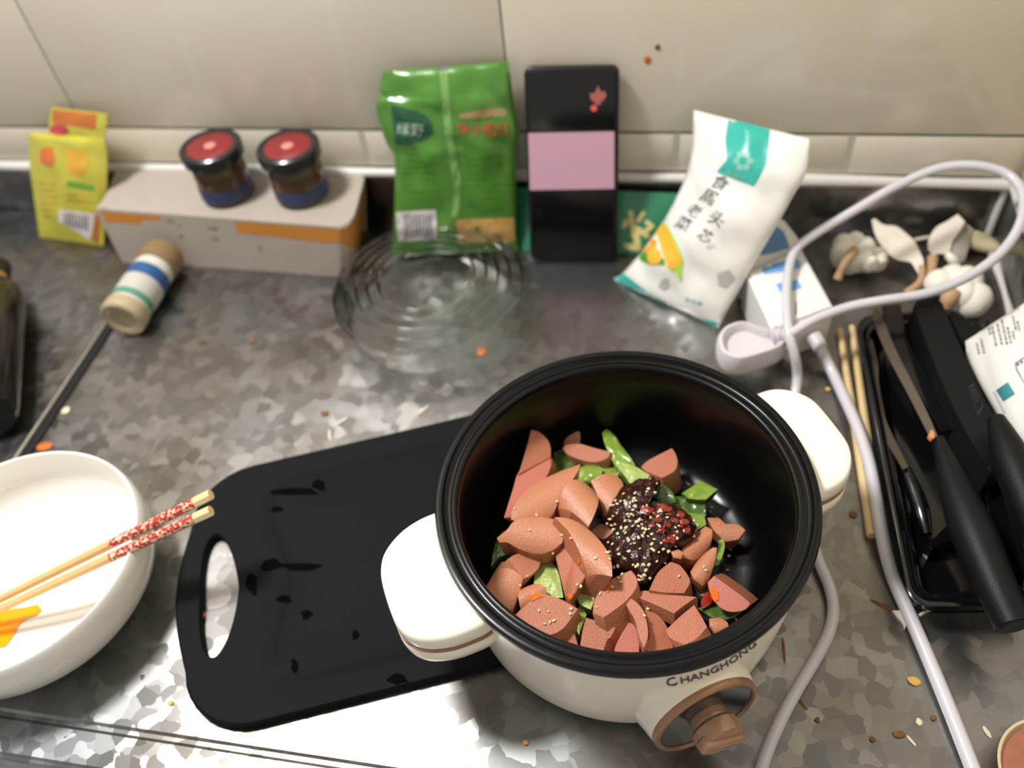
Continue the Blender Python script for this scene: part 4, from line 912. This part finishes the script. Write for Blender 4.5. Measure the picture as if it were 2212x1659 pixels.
b = nb(); tube(b, [at(2027, 950, .043), at(2062, 1050, .0435), at(2108, 1165, .0435), at(2150, 1265, .0425), at(2190, 1352, .041)], lambda t: .0042 + .0092 * math.sin(min(1, t * 1.9) * PI / 2) ** 1.3 - .0032 * max(0, t - .45) / .55, n=24, sub=10); hdl = build('handle', b, MB, kf)
b = nb(); a_ = (at(2190, 1352, .041) - at(2150, 1265, .0425)).normalized(); lathe(b, [(0, .0012), (.0075, .0012), (.0085, 0), (.0085, -.001), (0, -.001)], at(2190, 1352, .041), a_, n=28); build('end_cap', b, mat('cap_black', (7, 7, 8), .5), hdl)
k2 = thing('kitchen_knife', 'second knife in the tray, its fat black handle cut off at the right edge', 'knife', at(2190, 950, .03))
b = nb(); tube(b, [at(2152, 905, .057), at(2182, 985, .057), at(2225, 1090, .055), at(2290, 1230, .051)], lambda t: .0055 + .0062 * math.sin(min(1, t * 2) * PI / 2), n=24, sub=8); build('handle', b, MB, k2)
build('blade', blade('b', [(1905,662),(1944,660),(1962,740),(2010,830),(2060,930),(2030,935),(1965,820),(1925,750)], at(1960, 760, .030), V((.1, 0, 1)).normalized(), .003, GLB, ''), GLB, k2)
k3_ = thing('paring_knife', 'thin narrow knife lying low along the left side of the tray', 'knife', at(1900, 800, .01))
build('blade', blade('b', [(1879,733),(1886,742),(1897,790),(1898,830),(1910,900),(1962,1010),(1950,1016),(1890,905),(1886,830)], at(1895, 830, .022), V((-.2, 0, 1)).normalized(), .0014, STL, ''), STL, k3_)
b = nb(); tube(b, [at(1955, 1012, .019), at(1985, 1090, .017), at(2002, 1155, .014)], lambda t: .0035 + .0022 * math.sin(PI * t), n=14, sub=6); build('handle', b, GLB, k3_)
b = nb(); slab(b, [(2003,1178),(2012,1168),(2050,1130),(2092,1135),(2096,1162),(2030,1172),(2012,1188)], .018, .0062, bev=.001)
tag(build('blade_guard', b, GLB), 'small glossy black blade guard on the tray floor', 'guard')
fk = [(2046,676),(2072,680),(2096,694),(2101,712),(2110,687),(2122,712),(2127,712),(2134,688),(2143,702),(2136,735),(2118,752),(2080,745)]
b = nb(); slab(b, fk, .030, .020, n=3, ang=30, bev=.0008); tag(build('black_claw', b, MB), 'flat black plastic claw with two pointed tips behind the tray', 'utensil')
b = nb(); slab(b, [(2012,927),(2019,933),(2020,944),(2012,948),(2005,940)], .0492, .0462, bev=.0003); tag(build('food_crumb', b, mat('orange_crumb', (204, 140, 92), .6)), 'orange crumb stuck on the big knife blade', 'crumb')

# printed white bag at the right
wr_ = thing('white_printed_bag', 'white plastic bag with rows of grey print and a holographic square, right edge', 'bag', at(2160, 800, .02))
nn = V((-.62, -.12, .77)).normalized(); p0 = at(2105, 790, .036)
wr2 = bag('bag_body', [((2086,738),(2262,625)), ((2092,778),(2272,690)), ((2112,822),(2280,770)), ((2140,872),(2284,850)), ((2172,925),(2286,920)), ((2200,965),(2288,968))], (p0, nn), .009, WFILM, wr_, crinkle=.003, freq=60, nu=22, seed_=5)
bvR = bvh_of(wr2); GI = mat('grey_print_ink', (120, 118, 124), .4)
def k6(x, y): return (2040 + x / 4.61, 620 + y / 4.61)
L6 = []
for x, y0, y1 in ((340,560,690),(385,520,660),(450,380,480),(500,360,620),(555,370,580),(600,300,590),(650,400,570),(700,290,440),(740,340,440),(690,440,520)):
    a_ = k6(x - (y1 - y0) * .12, y0); b_ = k6(x + (y1 - y0) * .1, y1); L6 += bars(a_[0], a_[1], b_[0], b_[1], 4.6, 1, gap=.25)
decal(bvR, L6, GI, 'printed_text_rows', wr_, cell=0)
decal(bvR, [[k6(520,1030), k6(635,950), k6(705,1065), k6(590,1140)]], mat('hologram', (70, 150, 158), .2, var=.5, scale=500, metal=.4), 'holographic_square', wr_, off=.0006)
decal(bvR, [[k6(490,1050), k6(505,1042), k6(610,1250), k6(595,1260)]], mat('light_grey_ink', (178, 176, 182), .4), 'grey_line', wr_, off=.0005)
fr6 = [k6(700,760), k6(790,700), k6(800,705), k6(712,765), k6(730,830), k6(800,950), k6(795,965), k6(715,835)]
decal(bvR, [fr6], GI, 'printed_frame', wr_, off=.0005)
decal(bvR, [[k6(x - 12, y - 12), k6(x + 12, y - 12), k6(x + 12, y + 12), k6(x - 12, y + 12)] for x, y in ((733,772),(770,750))], mat('brown_dot', (84, 66, 54), .4), 'printed_squares', wr_, off=.0006)

# ------------------------------------------------------------------ garlic
GAR = mat('garlic_white', (242, 236, 222), .5, var=.07, scale=90, bump=.3, bscale=260, sss=.2); GSK = mat('garlic_skin', (232, 224, 206), .5, var=.12, scale=80, bump=.5, bscale=200); STM = mat('garlic_stem', (190, 156, 118), .6, var=.15, scale=120, bump=.5, bscale=300)
def k7(x, y): return (1780 + x / 5.12, 440 + y / 5.12)
def ell(bb, c, r, axis=(0, 0, 1), nzs=.06, seg=(18, 12), taper=0.0):
    a = V(axis).normalized(); ref = V((0, 0, 1)) if abs(a.z) < .9 else V((1, 0, 0)); x = a.cross(ref).normalized(); y = a.cross(x)
    g = bmesh.ops.create_uvsphere(bb, u_segments=seg[0], v_segments=seg[1], radius=1)
    for v in g['verts']:
        k = 1 + nzs * noise.noise((v.co + c * 70) * 1.4); w_ = v.co * k; tt = 1 - taper * w_.z
        v.co = c + x * w_.x * r[0] * tt + y * w_.y * r[1] * tt + a * w_.z * r[2]
g1 = thing('garlic_bulb', 'garlic bulb with a stub of stem, left one beside the power strip', 'garlic', at(1855, 565, 0))
c1 = at(*k7(310, 560), .017)
b = nb()
for k in range(6):
    a = k * PI / 3 + .3; ell(b, c1 + V((.0085 * math.cos(a), .0085 * math.sin(a), 0)), (.0098, .0098, .0155), (math.cos(a) * .25, math.sin(a) * .25, 1))
build('bulb', b, GAR, g1)
b = nb(); c2_ = at(*k7(500, 640), .014)
for k, (dx, dy) in enumerate(((0, .008), (.006, .003), (.005, -.004), (-.003, -.006))): ell(b, c2_ + V((dx, dy, .001 * k)), (.0055, .0075, .0118), (.5, .6 - .4 * k, 1), .25)
build('folded_skin', b, GSK, g1)
b = nb(); tube(b, [at(*k7(340, 520), .030), at(*k7(280, 580), .030), at(*k7(210, 690), .024), at(*k7(150, 830), .014)], lambda t: .0045 - .0018 * t + .002 * max(0, t - .8) * 3, n=12); build('stem', b, STM, g1)
g2 = thing('garlic_bulb', 'peeled looking garlic bulb under the looping cord behind the tray', 'garlic', at(2085, 640, 0))
for lst in (((1260,870,.013,.0105),(1410,830,.014,.0115)), ((1560,880,.014,.014),(1640,1060,.013,.0145),(1520,1000,.016,.013))):
    b = nb()
    for x, y, z, r_ in lst: ell(b, at(*k7(x, y), z), (r_, r_ * .9, r_ * 1.05), (.5, .4, .6))
    build('clove_cluster', b, GAR, g2)
b = nb(); tube(b, [at(*k7(1420, 990), .020), at(*k7(1380, 1060), .018), at(*k7(1350, 1150), .012)], lambda t: .008 - .003 * t, n=12); build('stem', b, STM, g2)
def leaf(name, L_, z, label, m, dome=.004, n=(0, 0, 1), axis=0.0, par=None, cat='garlic skin'):
    o = chunk(name, [k7(*p) for p in L_], z, n=n, depth=.0006, mats=(m, m), dome=dome, axis=axis, shrink=.995, label=label, cat=cat, group=None, conv=False); foods.pop(); return o
b_ = leaf('garlic_skin', [(525,190),(560,165),(660,240),(800,250),(900,330),(1000,430),(1060,560),(1098,650),(1090,780),(1062,800),(1050,700),(940,650),(800,620),(700,550),(600,430),(555,330)], .016, 'large leaf shaped dry garlic skin between the bulbs', GSK, .005, (-.15, -.3, 1), D(38))
b = nb(); tube(b, [at(*k7(1080, 690), .014), at(*k7(1085, 790), .011), at(*k7(1040, 890), .007), at(*k7(900, 985), .003)], .0028, n=10); tube(b, [at(*k7(1200, 600), .012), at(*k7(1185, 740), .010), at(*k7(1100, 880), .006), at(*k7(930, 990), .004)], lambda t: .0046 - .003 * t, n=10)
tag(build('garlic_stalk', b, STM), 'forked brown dried garlic stalk lying below the large leaf skin', 'garlic stalk')
leaf('garlic_skin', [(1160,400),(1240,260),(1350,200),(1480,120),(1560,220),(1500,320),(1420,430),(1390,560),(1280,560),(1200,580),(1150,520)], .018, 'shiny papery garlic skin, upright one left of the loose clove', GSK, .006, (-.3, -.4, 1), D(-30))
leaf('garlic_skin', [(1560,230),(1640,290),(1600,480),(1560,640),(1480,650),(1420,560),(1410,440),(1490,310)], .014, 'greyish translucent garlic skin touching the shiny papery one', mat('grey_skin', (184, 174, 158), .5, var=.1), .004, (.2, -.4, 1), D(-60))
b = nb(); tube(b, [at(*k7(1370, 560), .014), at(*k7(1420, 620), .012), at(*k7(1450, 665), .008)], lambda t: .0035 + .001 * t, n=10); tag(build('garlic_root', b, GAR), 'small white garlic root tip above the peeled bulb', 'garlic')
b = nb(); ell(b, at(*k7(1750, 430), .0095), (.0085, .0075, .0165), (at(*k7(1930, 490), .008) - at(*k7(1620, 380), .010)), .05, taper=.25)
tag(build('garlic_clove', b, mat('clove_cream', (232, 220, 178), .35, var=.06, sss=.2)), 'single peeled cream garlic clove near the counter corner', 'garlic')
b = nb(); tube(b, [at(*k7(1000, 400), .004), at(*k7(1080, 385), .005), at(*k7(1160, 370), .006)], .0015, n=8); tag(build('garlic_skin_strand', b, GSK), 'thin white garlic skin strand behind the leaf skin', 'garlic skin')

# ------------------------------------------------------------------ dish at the lower right and crumbs
dc_ = at(2268, 1690, .0); ds = thing('clear_dish', 'clear edged dish of reddish brown paste, cut off at the lower right corner', 'dish', dc_)
b = nb(); lathe(b, [(0, .001), (.022, .001), (.027, .005), (.0295, .012), (.030, .0135), (.0285, .0135), (.0275, .012), (.025, .006), (.02, .003), (0, .003)], dc_, n=64); build('dish_wall', b, mat('dish_plastic', (206, 184, 150), .2, var=.05, coat=.4), ds)
b = nb(); lathe(b, [(0, .0115), (.015, .0112), (.0165, .0118), (.0275, .0105), (.025, .006), (0, .006)], dc_, n=48); build('paste', b, mat('brown_paste', (156, 98, 72), .3, var=.3, scale=150, bump=.4, bscale=300, coat=.3), ds)
CRM = {'o': mat('crumb_orange', (190, 104, 44), .5, var=.2), 'y': mat('crumb_yellow', (226, 178, 84), .5, var=.15, scale=300), 'w': mat('crumb_white', (214, 204, 180), .6, var=.1), 'b': mat('crumb_brown', (122, 78, 36), .6, var=.2)}
def crumb(x, y, rx, ry, k, label, h=.0016, rot_=0):
    p = at(x, y, 0); s_ = (p - CO).length / F; b = nb(); g = bmesh.ops.create_icosphere(b, subdivisions=2, radius=1)
    for v in g['verts']:
        q = 1 + .35 * noise.noise((v.co + p * 90) * 1.6); X_ = v.co.x * rx * s_ * q; Y_ = v.co.y * ry * s_ * 1.25 * q
        v.co = V((p.x + X_ * math.cos(rot_) - Y_ * math.sin(rot_), p.y + X_ * math.sin(rot_) + Y_ * math.cos(rot_), max(0.0001, h * (.5 + .6 * v.co.z * q))))
    tag(build('food_crumb', b, CRM[k]), label, 'crumb')
for c_ in ((1040,760,10,9,'o','red brown crumb behind the pot, right of the clear cover'), (1974,1472,11,7,'y','yellow corn like crumb right of the thick cord'), (1985,1561,6,6,'w','round pale crumb below the yellow crumb'),
           (702,894,9,5,'b','brown crumb on the counter behind the board'), (545,738,8,5,'b','faint brown crumb left of the clear cover'), (97,965,16,9,'o','orange egg spot just behind the bowl'), (438,1330,7,6,'o','orange egg crumb seen through the board hand hole'),
           (1942,1587,12,5,'b','brown sauce crumb near the lower right dish'), (1884,1598,5,4,'b','small brown speck left of the brown sauce crumb'), (2016,1552,5,4,'b','small brown speck right of the round pale crumb'), (1765,1556,5,4,'b','small brown speck between the two cords'),
           (1843,1112,8,6,'b','brown smear speck right of the pot handle'), (1788,842,5,4,'y','tiny tan speck right of the pot cord'), (370,1520,6,4,'y','tiny ochre speck below the bowl'), (1135,1605,6,4,'y','tiny ochre speck below the pot'), (142,888,8,7,'w','pale speck beside the black gap')):
    crumb(*c_)
for x, y, rx, ry, k, l_, r_ in ((738,910,16,2.2,'w','pale shred on the counter behind the board, right of the brown crumb',.8), (915,885,18,2.2,'w','pale shred lying just behind the board near the pot',1.0), (712,940,16,2.2,'w','short pale shred close to the back edge of the board',-1.2),
    (1905,1308,24,3,'b','dark brown streak left of the thick cord',-.45), (1693,1405,3,22,'b','thin brown streak between pot and cord',.05), (1728,1515,3,16,'b','brown streak beside the pot cord near the dial',.7), (1968,1600,12,2,'w','thin white shred near the brown sauce crumb',-.9), (2132,1582,4,9,'w','white flake left of the lower right dish',.4)):
    crumb(x, y, rx, ry, k, l_, .0007, r_)
b = nb(); slab(b, [(1928,1318),(1948,1318),(1956,1330),(1962,1342),(1955,1358),(1950,1345),(1940,1334)], .0022, .0002, n=3, bev=.0004); tag(build('garlic_scrap', b, GAR), 'white scrap of garlic skin pinned beside the thick cord', 'garlic skin')
b = nb(); tube(b, [at(1985,1330,.001), at(1998,1322,.0015), at(2015,1314,.0015)], .0009, n=6); tag(build('garlic_scrap', b, CRM['w']), 'thin curled pale scrap right of the thick cord', 'garlic skin')
# splashes on the tile
for x, y, r_, l_ in ((1399,130,8,'orange sauce splash on the tiles right of the phone, lower of two'), (1421,102,6,'small brown splash on the tiles right of the phone, upper of two')):
    p = aty(x, y, .6502); b = nb(); blob(b, p, (r_ * .00036, .0005, r_ * .0004), .3); tag(build('sauce_splash', b, CRM['o' if r_ > 6 else 'b']), l_, 'splash')
for o in COL.objects:
    if o.name.split('.')[0] in ('fine_print', 'printed_text', 'printed_text_rows', 'barcode_bars'): o['kind'] = 'stuff'
